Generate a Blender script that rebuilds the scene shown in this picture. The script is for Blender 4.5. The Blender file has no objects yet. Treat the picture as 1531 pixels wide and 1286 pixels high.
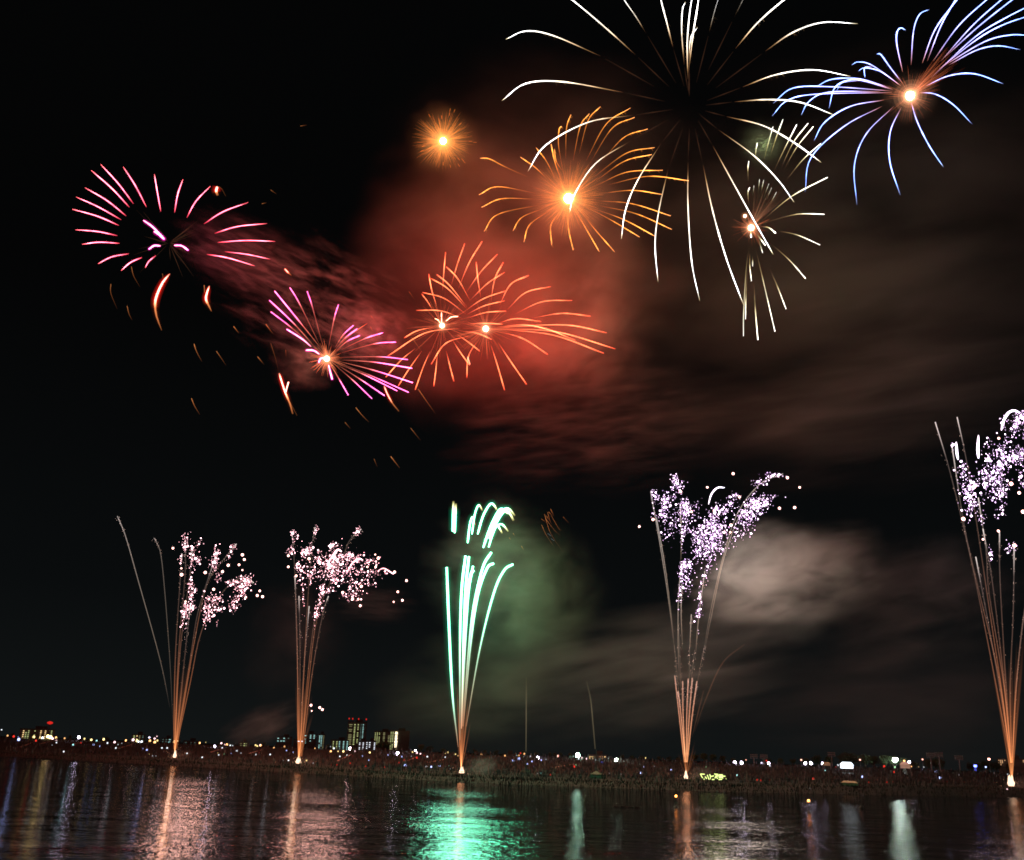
import bpy, math, random
from mathutils import Vector, Matrix

scene = bpy.context.scene
C = scene.collection
rnd = random.Random(7)
R_ = math.radians

# ------------------------------------------------------------------ camera
PW, PH, F = 1531.0, 1286.0, 1431.0          # photo size and focal length in photo pixels
CAM_Z = 7.0
PITCH, ROLL = R_(18.7), 0.036
cam_d = bpy.data.cameras.new('camera'); cam = bpy.data.objects.new('camera', cam_d); C.objects.link(cam)
cam_d.sensor_fit = 'HORIZONTAL'; cam_d.sensor_width = 36.0; cam_d.lens = 36.0 * F / PW
cam_d.clip_start = 0.1; cam_d.clip_end = 20000
CM = Matrix.Rotation(math.pi / 2 + PITCH, 3, 'X') @ Matrix.Rotation(ROLL, 3, 'Z')
CP = Vector((0, 0, CAM_Z))
cam.matrix_world = Matrix.Translation(CP) @ CM.to_4x4()
scene.camera = cam

# ------------------------------------------------------------------ world (night sky, a little town glow low down)
w = bpy.data.worlds.new('World'); scene.world = w; w.use_nodes = True
nt = w.node_tree; nt.nodes.clear()
out = nt.nodes.new('ShaderNodeOutputWorld'); bg = nt.nodes.new('ShaderNodeBackground')
tc = nt.nodes.new('ShaderNodeTexCoord'); sx = nt.nodes.new('ShaderNodeSeparateXYZ'); cr = nt.nodes.new('ShaderNodeValToRGB')
nt.links.new(tc.outputs['Generated'], sx.inputs[0]); nt.links.new(sx.outputs['Z'], cr.inputs[0])
nt.links.new(cr.outputs[0], bg.inputs[0]); nt.links.new(bg.outputs[0], out.inputs[0])
el = cr.color_ramp.elements
el[0].position = 0.0; el[0].color = (0.0058, 0.0072, 0.0074, 1)
el[1].position = 0.42; el[1].color = (0.0013, 0.0014, 0.0015, 1)
e = el.new(0.14); e.color = (0.0030, 0.0037, 0.0040, 1)
bg.inputs[1].default_value = 1.0

# ------------------------------------------------------------------ render settings
scene.view_settings.view_transform = 'Standard'; scene.view_settings.look = 'None'
scene.view_settings.exposure = 0; scene.view_settings.gamma = 1
cy = scene.cycles
cy.max_bounces = 6; cy.diffuse_bounces = 1; cy.glossy_bounces = 2; cy.volume_bounces = 0
cy.transparent_max_bounces = 48; cy.sample_clamp_indirect = 3.0; cy.sample_clamp_direct = 0
cy.use_denoising = True
cy.volume_step_rate = 1.0; cy.volume_max_steps = 128
cy.filter_width = 1.7 if hasattr(cy, 'filter_width') else 1.5

# ------------------------------------------------------------------ pixel helpers
def ray(px, py):
    d = CM @ Vector(((px - PW / 2) / F, -(py - PH / 2) / F, -1.0))
    return d.normalized()
def sat(px, py, S):                           # point at slant distance S
    return CP + ray(px, py) * S
def hy(px):                                   # the row of the horizon in this column
    lo, hi = 900.0, 1400.0
    for _ in range(30):
        m = (lo + hi) / 2
        if ray(px, m).z > 0: lo = m
        else: hi = m
    return (lo + hi) / 2
def hdir(px):
    d = ray(px, hy(px)); v = Vector((d.x, d.y, 0)); return v.normalized()
def interp(tab, x):
    if x <= tab[0][0]: return tab[0][1]
    for (a, b), (c, d) in zip(tab, tab[1:]):
        if x <= c: return b + (d - b) * (x - a) / (c - a)
    return tab[-1][1]
SHORE = [(-900, 1098), (0, 1130), (350, 1149.5), (700, 1170), (1100, 1184.5), (1531, 1192), (2400, 1202)]
ZB = [(-900, 1.0), (1025, 1.2), (1400, 2.4), (2400, 2.6)]
_ds = {}
def ds(px):                                   # horizontal range of the waterline
    k = round(px)
    if k not in _ds:
        yy = interp(SHORE, k); d = ray(k, yy)
        if d.z > -0.012: d.z = -0.012
        _ds[k] = -CAM_Z / d.z * math.hypot(d.x, d.y)
    return _ds[k]
PROF = [(-40, -1.5), (-2, -0.6), (0, -0.02), (4, 0.0), (8, 1.0), (80, 1.12), (175, 0.0), (400, 0), (900, 0), (2500, 0), (9000, 0)]
def tz(px, R):                                # terrain height
    d = R - ds(px); zb = interp(ZB, px)
    tab = [(-40, -1.5), (-2, -0.6), (0, -0.05), (4, zb * 0.75), (9, zb), (80, zb + 0.35), (172, 6.2), (400, 6.0), (1500, 5.0), (9000, 4.0)]
    return interp(tab, d)
def ground(px, py):                           # where the ray of this pixel meets the land
    d = ray(px, py); h = math.hypot(d.x, d.y)
    R = ds(px)
    while R < 3000:
        z = CAM_Z + d.z / h * R
        if z <= tz(px, R): break
        R += 0.5 + R * 0.002
    R = min(R, 3000)
    return CP + d * (R / h), R
def hat(px, py, R):                           # point on the pixel's ray at horizontal range R
    d = ray(px, py); return CP + d * (R / math.hypot(d.x, d.y))

# ------------------------------------------------------------------ object helpers
def mesh_obj(name, verts, faces, mat=None, parent=None, mats=None, midx=None, smooth=False, attrs=None):
    me = bpy.data.meshes.new(name); me.from_pydata([tuple(v) for v in verts], [], faces)
    for m in (mats or ([mat] if mat else [])): me.materials.append(m)
    if midx: me.polygons.foreach_set('material_index', midx)
    if smooth: me.polygons.foreach_set('use_smooth', [True] * len(me.polygons))
    if attrs:
        for k, vals in attrs.items():
            a = me.attributes.new(k, 'FLOAT', 'POINT'); a.data.foreach_set('value', vals)
    me.update()
    o = bpy.data.objects.new(name, me); C.objects.link(o)
    if parent: o.parent = parent
    return o
def tag(o, label=None, cat=None, group=None, kind=None):
    if label: o['label'] = label
    if cat: o['category'] = cat
    if group: o['group'] = group
    if kind: o['kind'] = kind
    return o
def thing(name, label, cat, loc, group=None, rz=0):
    o = bpy.data.objects.new(name, None); C.objects.link(o); o.location = loc; o.rotation_euler = (0, 0, rz)
    o.empty_display_size = 1
    return tag(o, label, cat, group)
class MB:
    def __init__(s): s.v = []; s.f = []; s.m = []
    def box(s, c, size, rz=0, mi=0, top=None):
        cx, cy_, cz = c; hx, hy_, hz = [q / 2 for q in size]; ca, sa = math.cos(rz), math.sin(rz)
        n = len(s.v); tx, ty = top if top else (1, 1)
        for dz, fx, fy in ((-hz, 1, 1), (hz, tx, ty)):
            for dx, dy in ((-hx, -hy_), (hx, -hy_), (hx, hy_), (-hx, hy_)):
                X, Y = dx * fx, dy * fy
                s.v.append((cx + X * ca - Y * sa, cy_ + X * sa + Y * ca, cz + dz))
        for q in ((0, 3, 2, 1), (4, 5, 6, 7), (0, 1, 5, 4), (1, 2, 6, 5), (2, 3, 7, 6), (3, 0, 4, 7)):
            s.f.append([n + i for i in q]); s.m.append(mi)
    def tube(s, p, q, r0, r1, n=6, mi=0):
        p, q = Vector(p), Vector(q); t = (q - p).normalized()
        a = t.orthogonal().normalized(); b = t.cross(a); k = len(s.v)
        for c, r in ((p, r0), (q, r1)):
            for i in range(n):
                an = 2 * math.pi * i / n; s.v.append(c + (a * math.cos(an) + b * math.sin(an)) * r)
        for i in range(n):
            s.f.append([k + i, k + (i + 1) % n, k + n + (i + 1) % n, k + n + i]); s.m.append(mi)
        s.f.append([k + n - 1 - i for i in range(n)]); s.f.append([k + n + i for i in range(n)]); s.m += [mi, mi]
    def lathe(s, c, prof, n=8, mi=0):
        k = len(s.v); c = Vector(c)
        for r, z in prof:
            for i in range(n):
                an = 2 * math.pi * i / n; s.v.append(c + Vector((r * math.cos(an), r * math.sin(an), z)))
        for j in range(len(prof) - 1):
            for i in range(n):
                a, b = k + j * n + i, k + j * n + (i + 1) % n
                s.f.append([a, b, b + n, a + n]); s.m.append(mi)
        s.f.append([k + n - 1 - i for i in range(n)]); s.m.append(mi)
        s.f.append([k + (len(prof) - 1) * n + i for i in range(n)]); s.m.append(mi)
    def build(s, name, mats, parent=None, smooth=False):
        mats = mats if isinstance(mats, list) else [mats]
        return mesh_obj(name, s.v, s.f, mats=mats, midx=s.m, parent=parent, smooth=smooth)

# ------------------------------------------------------------------ materials
def surf(name, col, rough=0.8, noise=None, metal=0.0):
    m = bpy.data.materials.new(name); m.use_nodes = True; t = m.node_tree; b = t.nodes['Principled BSDF']
    b.inputs['Base Color'].default_value = (*col, 1); b.inputs['Roughness'].default_value = rough; b.inputs['Metallic'].default_value = metal
    if noise:
        sc, amt = noise
        tcn = t.nodes.new('ShaderNodeTexCoord'); n = t.nodes.new('ShaderNodeTexNoise'); r = t.nodes.new('ShaderNodeValToRGB')
        n.inputs['Scale'].default_value = sc; n.inputs['Detail'].default_value = 5
        t.links.new(tcn.outputs['Object'], n.inputs['Vector']); t.links.new(n.outputs['Fac'], r.inputs[0])
        r.color_ramp.elements[0].position = .3; r.color_ramp.elements[1].position = .7
        r.color_ramp.elements[0].color = (*[c * (1 - amt) for c in col], 1); r.color_ramp.elements[1].color = (*[c * (1 + amt) for c in col], 1)
        t.links.new(r.outputs[0], b.inputs['Base Color'])
    return m
def glow(name, col, strength, sample='AUTO'):
    m = bpy.data.materials.new(name); m.use_nodes = True; t = m.node_tree; t.nodes.clear()
    o = t.nodes.new('ShaderNodeOutputMaterial'); e = t.nodes.new('ShaderNodeEmission')
    e.inputs[0].default_value = (*col, 1); e.inputs[1].default_value = strength
    t.links.new(e.outputs[0], o.inputs[0]); m.cycles.emission_sampling = sample
    return m
def burn(name, stops, additive=True, sample='NONE'):
    """emission of a burning star along its path: attribute t runs 0 (first seen) .. 1 (burnt out), heat scales it"""
    m = bpy.data.materials.new(name); m.use_nodes = True; t = m.node_tree; t.nodes.clear()
    o = t.nodes.new('ShaderNodeOutputMaterial'); e = t.nodes.new('ShaderNodeEmission')
    at = t.nodes.new('ShaderNodeAttribute'); at.attribute_name = 't'
    ah = t.nodes.new('ShaderNodeAttribute'); ah.attribute_name = 'glare'
    mx = max(s[2] for s in stops)
    for kind in (0, 1):
        r = t.nodes.new('ShaderNodeValToRGB'); els = r.color_ramp.elements
        while len(els) > 1: els.remove(els[-1])
        for i, (p, c, s) in enumerate(stops):
            v = (*c, 1) if kind == 0 else (s / mx, s / mx, s / mx, 1)
            if i == 0: els[0].position = p; els[0].color = v
            else: q = els.new(p); q.color = v
        t.links.new(at.outputs['Fac'], r.inputs[0])
        if kind == 0: t.links.new(r.outputs[0], e.inputs[0])
        else:
            a = t.nodes.new('ShaderNodeMath'); a.operation = 'MULTIPLY'; a.inputs[1].default_value = mx
            b = t.nodes.new('ShaderNodeMath'); b.operation = 'MULTIPLY'
            t.links.new(r.outputs[0], a.inputs[0]); t.links.new(a.outputs[0], b.inputs[0]); t.links.new(ah.outputs['Fac'], b.inputs[1])
            t.links.new(b.outputs[0], e.inputs[1])
    if additive:
        tr = t.nodes.new('ShaderNodeBsdfTransparent'); ad = t.nodes.new('ShaderNodeAddShader')
        t.links.new(tr.outputs[0], ad.inputs[0]); t.links.new(e.outputs[0], ad.inputs[1]); t.links.new(ad.outputs[0], o.inputs[0])
    else: t.links.new(e.outputs[0], o.inputs[0])
    m.cycles.emission_sampling = sample
    return m
def smoke_mat(name, dens, nscale, stretch, lo, hi, albedo=(.8, .8, .8), soft=1.0, seed=0.0, rot=0.0):
    m = bpy.data.materials.new(name); m.use_nodes = True; t = m.node_tree; t.nodes.clear()
    N = t.nodes.new; L = t.links.new
    o = N('ShaderNodeOutputMaterial'); v = N('ShaderNodeVolumePrincipled')
    v.inputs['Color'].default_value = (*albedo, 1); v.inputs['Anisotropy'].default_value = 0.0
    tcn = N('ShaderNodeTexCoord'); ln = N('ShaderNodeVectorMath'); ln.operation = 'LENGTH'
    L(tcn.outputs['Object'], ln.inputs[0])
    fall = N('ShaderNodeMapRange'); fall.interpolation_type = 'SMOOTHERSTEP'
    fall.inputs[1].default_value = 1.0; fall.inputs[2].default_value = 0.15 * soft; fall.inputs[3].default_value = 0; fall.inputs[4].default_value = 1
    n0 = N('ShaderNodeTexNoise'); n0.inputs['Scale'].default_value = 1.6; n0.inputs['Detail'].default_value = 2
    mp = N('ShaderNodeMapping'); mp.inputs['Location'].default_value = (seed, seed * 1.7, seed * .6); mp.inputs['Scale'].default_value = stretch
    mp.inputs['Rotation'].default_value = (0, rot, 0)
    L(tcn.outputs['Object'], mp.inputs[0]); L(mp.outputs[0], n0.inputs['Vector'])
    # a warped edge so that no cloud is an egg
    wob = N('ShaderNodeMath'); wob.operation = 'MULTIPLY_ADD'; wob.inputs[1].default_value = 0.9; wob.inputs[2].default_value = -0.45
    L(n0.outputs['Fac'], wob.inputs[0])
    add = N('ShaderNodeMath'); add.operation = 'ADD'; L(ln.outputs['Value'], add.inputs[0]); L(wob.outputs[0], add.inputs[1])
    mxn = N('ShaderNodeMath'); mxn.operation = 'MAXIMUM'; L(add.outputs[0], mxn.inputs[0])
    rim = N('ShaderNodeMapRange'); rim.inputs[1].default_value = .8; rim.inputs[2].default_value = 1.0; rim.inputs[3].default_value = 0; rim.inputs[4].default_value = 1
    L(ln.outputs['Value'], rim.inputs[0]); L(rim.outputs[0], mxn.inputs[1])
    L(mxn.outputs[0], fall.inputs[0])
    n1 = N('ShaderNodeTexNoise'); n1.inputs['Scale'].default_value = nscale; n1.inputs['Detail'].default_value = 4; n1.inputs['Roughness'].default_value = .58
    n1.inputs['Distortion'].default_value = .6
    L(mp.outputs[0], n1.inputs['Vector'])
    mr = N('ShaderNodeMapRange'); mr.inputs[1].default_value = lo; mr.inputs[2].default_value = hi; mr.inputs[3].default_value = 0; mr.inputs[4].default_value = 1
    L(n1.outputs['Fac'], mr.inputs[0])
    mu = N('ShaderNodeMath'); mu.operation = 'MULTIPLY'; L(fall.outputs[0], mu.inputs[0]); L(mr.outputs[0], mu.inputs[1])
    m2 = N('ShaderNodeMath'); m2.operation = 'MULTIPLY'; m2.inputs[1].default_value = dens; L(mu.outputs[0], m2.inputs[0])
    L(m2.outputs[0], v.inputs['Density']); L(v.outputs[0], o.inputs['Volume'])
    return m

def ico_data(sub=3):
    import bmesh
    bm = bmesh.new(); bmesh.ops.create_icosphere(bm, subdivisions=sub, radius=1)
    vs = [v.co.copy() for v in bm.verts]; fs = [[v.index for v in f.verts] for f in bm.faces]; bm.free()
    return vs, fs
ICO1, ICO2, ICO3 = ico_data(1), ico_data(2), ico_data(3)
OCT = ([Vector(v) for v in ((1, 0, 0), (-1, 0, 0), (0, 1, 0), (0, -1, 0), (0, 0, 1), (0, 0, -1))],
       [[0, 2, 4], [2, 1, 4], [1, 3, 4], [3, 0, 4], [2, 0, 5], [1, 2, 5], [3, 1, 5], [0, 3, 5]])

def smoke(label, px, py, S, rx, ry, rz=None, tilt=0, dens=.004, nscale=3, stretch=(1, 1, 1), lo=.4, hi=.7, albedo=(.8, .8, .8), seed=0, soft=1.0):
    """px,py centre; rx, ry half extents in photo pixels; rz depth half extent in px units"""
    k = S / F; rz = rz or min(rx, ry) * 1.1
    m = smoke_mat('smoke', dens, nscale, stretch, lo, hi, albedo, soft, seed)
    o = mesh_obj('smoke_cloud', *ICO3, mat=m)
    c = sat(px, py, S); az = math.atan2(-ray(px, py).x, ray(px, py).y)
    o.matrix_world = Matrix.Translation(c) @ Matrix.Rotation(az, 4, 'Z') @ Matrix.Rotation(R_(tilt), 4, 'Y') @ Matrix.Diagonal((rx * k, rz * k, ry * k, 1))
    tag(o, label, 'smoke', 'drifting firework smoke', 'stuff')
    return o
def lamp(name, p, col, energy, radius, parent):
    l = bpy.data.lights.new(name, 'POINT'); l.color = col; l.energy = energy; l.shadow_soft_size = radius
    o = bpy.data.objects.new(name, l); C.objects.link(o); o.parent = parent; o.location = Vector(p) - parent.location
    return o

# ------------------------------------------------------------------ path tubes
def smooth_path(pts, n):
    """Catmull-Rom through (x, y, w) points"""
    P = [Vector(p) for p in pts]
    if len(P) == 2: return [P[0].lerp(P[1], i / n) for i in range(n + 1)]
    P = [P[0] * 2 - P[1]] + P + [P[-1] * 2 - P[-2]]
    out = []; segs = len(P) - 3
    for s in range(segs):
        p0, p1, p2, p3 = P[s:s + 4]; m = max(2, n // segs)
        for i in range(m):
            u = i / m
            out.append(0.5 * ((2 * p1) + (-p0 + p2) * u + (2 * p0 - 5 * p1 + 4 * p2 - p3) * u * u + (-p0 + 3 * p1 - 3 * p2 + p3) * u ** 3))
    out.append(P[-2]); return out
class Tubes:
    def __init__(s): s.v = []; s.f = []; s.t = []; s.h = []; s.mi = []
    def add(s, pts, rad, ts=None, heat=1.0, n=5, mi=0):
        k = len(s.v); m = len(pts); s.mi += [mi] * ((m - 1) * n + 2)
        for i, p in enumerate(pts):
            t = (pts[min(i + 1, m - 1)] - pts[max(i - 1, 0)]).normalized()
            a = t.cross(Vector((0.13, 0.97, 0.21))).normalized(); b = t.cross(a)
            tt = ts[i] if ts else i / (m - 1); hv = heat(tt) if callable(heat) else heat
            for j in range(n):
                an = 2 * math.pi * j / n; s.v.append(p + (a * math.cos(an) + b * math.sin(an)) * rad[i]); s.t.append(tt); s.h.append(hv)
        for i in range(m - 1):
            for j in range(n):
                s.f.append([k + i * n + j, k + i * n + (j + 1) % n, k + (i + 1) * n + (j + 1) % n, k + (i + 1) * n + j])
        s.f.append([k + n - 1 - j for j in range(n)]); s.f.append([k + (m - 1) * n + j for j in range(n)])
    def blob(s, c, r, heat=1.0, t=1.0, data=OCT, st=1.0, mi=0):
        k = len(s.v); s.mi += [mi] * len(data[1])
        for v in data[0]: s.v.append(c + Vector((v.x * r, v.y * r, v.z * r * st))); s.t.append(t); s.h.append(heat)
        for f in data[1]: s.f.append([k + i for i in f])
    def build(s, name, mat, root, kind=None):
        o = mesh_obj(name, [Vector(v) - root.location for v in s.v], s.f, mats=mat if isinstance(mat, list) else [mat], midx=s.mi, attrs={'t': s.t, 'glare': s.h}, parent=root, smooth=False)
        if kind: o['kind'] = kind
        return o

BLOOM = {}  # materials of dim emissive shells that imitate lens bloom around burning stars
def profile(kind):
    if kind == 'rise': return lambda t: 0.25 + 0.75 * min(1, t * 2.2) * (1 if t < .93 else 0.8)   # thin start, full end
    if kind == 'belly': return lambda t: 0.25 + 0.75 * math.sin(math.pi * min(1, max(0, t)) ** .9) ** .6 # thin at both ends
    if kind == 'even': return lambda t: 1.0 if t > .05 else .6
    return lambda t: 1.0

def streak(root, pts2, S, centre, Rb, wpx, mat, prof='rise', heat=1.0, name='streak', n=12, barbs=None, sign=None):
    """pts2: photo pixel points from the burst outwards. Depth comes from the sphere the stars fly on."""
    cx, cy_ = centre; k = S / F
    ex, ey = pts2[-1]; u = math.hypot(ex - cx, ey - cy_)
    wd = math.sqrt(max(0.0, Rb * Rb - u * u)) * (sign if sign is not None else rnd.choice((-1, 1)))
    pts = []
    for (x, y) in pts2:
        r = math.hypot(x - cx, y - cy_) / max(u, 1e-3)
        pts.append((x, y, wd * min(1.3, r)))
    path = smooth_path(pts, n)
    P = [sat(p.x, p.y, S + p.z * k) for p in path]
    pf = profile(prof)
    m = len(P); T = Tubes(); wpx *= .44
    fl = [rnd.uniform(.78, 1.18) for _ in range(m)]; ph_ = rnd.uniform(.55, .9)
    T.add(P, [wpx / 2 * k * pf(i / (m - 1)) * fl[i] * (1 - .45 * max(0, (i / (m - 1) - ph_)) / (1 - ph_) * rnd.random()) for i in range(m)], heat=lambda q_: heat * rnd.uniform(.55, 1.3))
    au = BLOOM.get(mat.name.split('.')[0])
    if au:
        for rr, hh in ((1.9, .16), (3.2, .07)):  # wider faint tubes paint the bloom beside the streak
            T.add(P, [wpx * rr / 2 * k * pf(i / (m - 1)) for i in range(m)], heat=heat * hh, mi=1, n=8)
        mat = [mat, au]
    if barbs:
        t0, t1, num, ln, dirx, diry, bh = barbs
        for _ in range(num):
            tt = rnd.uniform(t0, t1); i = min(m - 1, int(tt * (m - 1) + rnd.random())); p = path[i]
            l = ln * rnd.uniform(.4, 1.2); a = rnd.uniform(-.35, .35)
            q = (p.x + (dirx * math.cos(a) - diry * math.sin(a)) * l, p.y + (dirx * math.sin(a) + diry * math.cos(a)) * l)
            T.add([sat(p.x, p.y, S + p.z * k), sat(q[0], q[1], S + p.z * k)], [.2 * k, .08 * k], ts=[max(0, tt - .25)] * 2, heat=heat * bh, n=3)
    return T.build(name, mat, root)
def Z(ox, oy, s):
    return lambda pts: [(ox + x / s, oy + y / s) for x, y in pts]

# ================================================================== TERRAIN
g_mat = surf('bank_grass', (.008, .010, .006), .95, (0.35, .5))
cols = list(range(-3200, 5200, 40)); offs = [-40, -2, 0, 4, 9, 30, 55, 80, 102, 125, 148, 172, 230, 300, 400, 700, 1500, 4000, 9000]
V = []; Fs = []
for i, px in enumerate(cols):
    d = hdir(px)
    for o_ in offs:
        R = ds(px) + o_; n_ = 0 if o_ in (0, -2, -40) else rnd.uniform(-.12, .12)
        V.append((d.x * R, d.y * R, tz(px, R) + n_ * (1 if o_ < 200 else .3)))
m = len(offs)
for i in range(len(cols) - 1):
    for j in range(m - 1):
        Fs.append([i * m + j, (i + 1) * m + j, (i + 1) * m + j + 1, i * m + j + 1])
tag(mesh_obj('ground', V, Fs, mat=g_mat, smooth=True), 'dark grassy far bank and levee across the river', None, None, 'structure')

# water
wm = bpy.data.materials.new('river_water'); wm.use_nodes = True; t = wm.node_tree; b = t.nodes['Principled BSDF']
b.inputs['Base Color'].default_value = (.006, .008, .008, 1); b.inputs['Roughness'].default_value = .035; b.inputs['IOR'].default_value = 1.33
tcn = t.nodes.new('ShaderNodeTexCoord')
mp = t.nodes.new('ShaderNodeMapping'); mp.inputs['Scale'].default_value = (.85, 1.1, 1)
t.links.new(tcn.outputs['Object'], mp.inputs[0])
n1 = t.nodes.new('ShaderNodeTexNoise'); n1.inputs['Scale'].default_value = 1.8; n1.inputs['Detail'].default_value = 3; n1.inputs['Roughness'].default_value = .5
n2 = t.nodes.new('ShaderNodeTexNoise'); n2.inputs['Scale'].default_value = .16; n2.inputs['Detail'].default_value = 2
t.links.new(mp.outputs[0], n1.inputs['Vector']); t.links.new(mp.outputs[0], n2.inputs['Vector'])
ad = t.nodes.new('ShaderNodeMath'); ad.operation = 'MULTIPLY_ADD'; ad.inputs[1].default_value = 3.0
t.links.new(n2.outputs['Fac'], ad.inputs[0]); t.links.new(n1.outputs['Fac'], ad.inputs[2])
bp = t.nodes.new('ShaderNodeBump'); bp.inputs['Strength'].default_value = 1.0; bp.inputs['Distance'].default_value = 0.11
n3 = t.nodes.new('ShaderNodeTexNoise'); n3.inputs['Scale'].default_value = .035; n3.inputs['Detail'].default_value = 3; t.links.new(tcn.outputs['Object'], n3.inputs['Vector'])
wr = t.nodes.new('ShaderNodeMapRange'); wr.inputs[1].default_value = .35; wr.inputs[2].default_value = .65; wr.inputs[3].default_value = .55; wr.inputs[4].default_value = 1.25
t.links.new(n3.outputs['Fac'], wr.inputs[0]); wm2 = t.nodes.new('ShaderNodeMath'); wm2.operation = 'MULTIPLY'; t.links.new(ad.outputs[0], wm2.inputs[0]); t.links.new(wr.outputs[0], wm2.inputs[1]); ad = wm2   # wind patches
t.links.new(ad.outputs[0], bp.inputs['Height']); t.links.new(bp.outputs[0], b.inputs['Normal'])
V = []; Fs = []
xs = [-900 + 60 * i for i in range(31)]; ys = [-40, 0, 40, 80, 140, 220, 320, 480, 700]
for x in xs:
    for y in ys: V.append((x, y, 0))
for i in range(len(xs) - 1):
    for j in range(len(ys) - 1):
        a = i * len(ys) + j; Fs.append([a, a + len(ys), a + len(ys) + 1, a + 1])
tag(mesh_obj('water', V, Fs, mat=wm), 'dark rippled river reflecting the fireworks', None, None, 'structure')
# near bank under the camera
V = []; Fs = []
prof = [(-400, 5.6), (-6, 5.5), (3, 5.2), (9, 2.0), (14, .6), (19, -1.2)]
for i, x in enumerate(range(-900, 901, 60)):
    for (y, z) in prof: V.append((x, y + rnd.uniform(-.4, .4) * (0 if y < -50 else 1), z))
for i in range(30):
    for j in range(5): Fs.append([i * 6 + j, (i + 1) * 6 + j, (i + 1) * 6 + j + 1, i * 6 + j + 1])
tag(mesh_obj('near_bank', V, Fs, mat=g_mat, smooth=True), 'grass bank on the near side of the river', None, None, 'structure')

# ================================================================== AERIAL BURSTS
WHITE = (1, .95, .9)
m_pink = burn('pink_burn', [(0, (1, .10, .12), .6), (.25, (1, .16, .26), 3.0), (.8, (1, .20, .30), 4.2), (1, (1, .14, .14), 2)])
m_mag = burn('magenta_burn', [(0, (.9, .28, .14), .10), (.45, (1, .22, .18), .45), (.62, (1, .13, .36), 3), (1, (1, .16, .46), 4)])
m_magS = burn('magenta_short_burn', [(0, (1, .3, .4), 2.5), (1, (1, .24, .66), 5)])
m_red = burn('red_burn', [(0, (1, .16, .06), .15), (.3, (1, .22, .09), 1.1), (.8, (1, .24, .09), 2.0), (1, (1, .14, .06), 1.0)])
m_red2 = burn('red_hot_burn', [(0, (1, .40, .25), 3), (1, (1, .38, .22), 4)])
m_org = burn('orange_burn', [(0, (1, .26, .04), .12), (.4, (1, .30, .04), .55), (.85, (1, .36, .06), 1.7), (1, (1, .36, .10), 1.1)])
m_wht = burn('white_burn', [(0, (.8, .30, .12), .03), (.1, (.9, .5, .2), .22), (.35, (1, .88, .7), 1.8), (.9, (.90, .93, 1), 4.0), (1, (1, .8, .4), .6)])
m_fain = burn('faint_brown_burn', [(0, (.5, .2, .1), .01), (.5, (.6, .24, .12), .05), (1, (.6, .25, .12), .02)])
m_blu = burn('blue_burn', [(0, (.9, .3, .15), .3), (.15, (.5, .45, 1), 1.4), (.5, (.30, .42, 1), 3.6), (.9, (.22, .38, 1), 3.2), (1, (.4, .5, .6), .4)])
m_grn = burn('pale_green_burn', [(0, (.5, .22, .12), .05), (.4, (.8, .6, .25), .35), (.7, (1, .95, .7), 1.8), (1, (1, .95, .88), 3.2)])
BLOOM['pink_burn'] = burn('pink_bloom', [(0, (1, .02, .10), 1), (1, (1, .02, .10), 1)])
BLOOM['magenta_burn'] = burn('magenta_bloom', [(0, (.9, .04, .03), 0), (.45, (.9, .03, .1), .1), (.7, (.8, .02, .42), 1), (1, (.8, .02, .42), 1)])
BLOOM['magenta_short_burn'] = burn('magenta_short_bloom', [(0, (.9, .02, .40), 1.6), (1, (.9, .02, .40), 1.6)])
BLOOM['red_burn'] = burn('red_bloom', [(0, (1, .05, .01), .1), (.4, (1, .05, .01), .5), (1, (1, .04, .01), .6)])
BLOOM['blue_burn'] = burn('blue_bloom', [(0, (.4, .05, .2), .1), (.3, (.05, .08, .9), .45), (1, (.05, .08, .9), .5)])
BLOOM['green_comet'] = burn('green_bloom', [(0, (.6, .2, .05), .05), (.35, (0, .5, .22), .4), (1, (0, .5, .22), .9)])
BLOOM['green_comet_tail'] = burn('green_tail_bloom', [(0, (0, .5, .22), .9), (.7, (0, .5, .22), .9), (.85, (.1, .4, .1), .1), (1, (.1, .3, .1), 0)])
BLOOM['flare_burn'] = burn('flare_bloom', [(0, (1, .02, .01), .2), (.15, (1, .02, .01), 1.4), (.5, (1, .02, .01), 1.4), (.68, (.8, .1, .02), .1), (1, (.8, .1, .02), 0)])
BLOOM['burst_core'] = burn('core_bloom', [(0, (1, .42, .20), 1), (1, (1, .42, .20), 1)])
BLOOM['orange_core'] = burn('orange_core_bloom', [(0, (1, .36, .08), 1), (1, (1, .36, .08), 1)])
m_core = glow('burst_core', (1, .78, .55), 30, 'NONE')
m_coreo = glow('orange_core', (1, .62, .26), 30, 'NONE')

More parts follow.
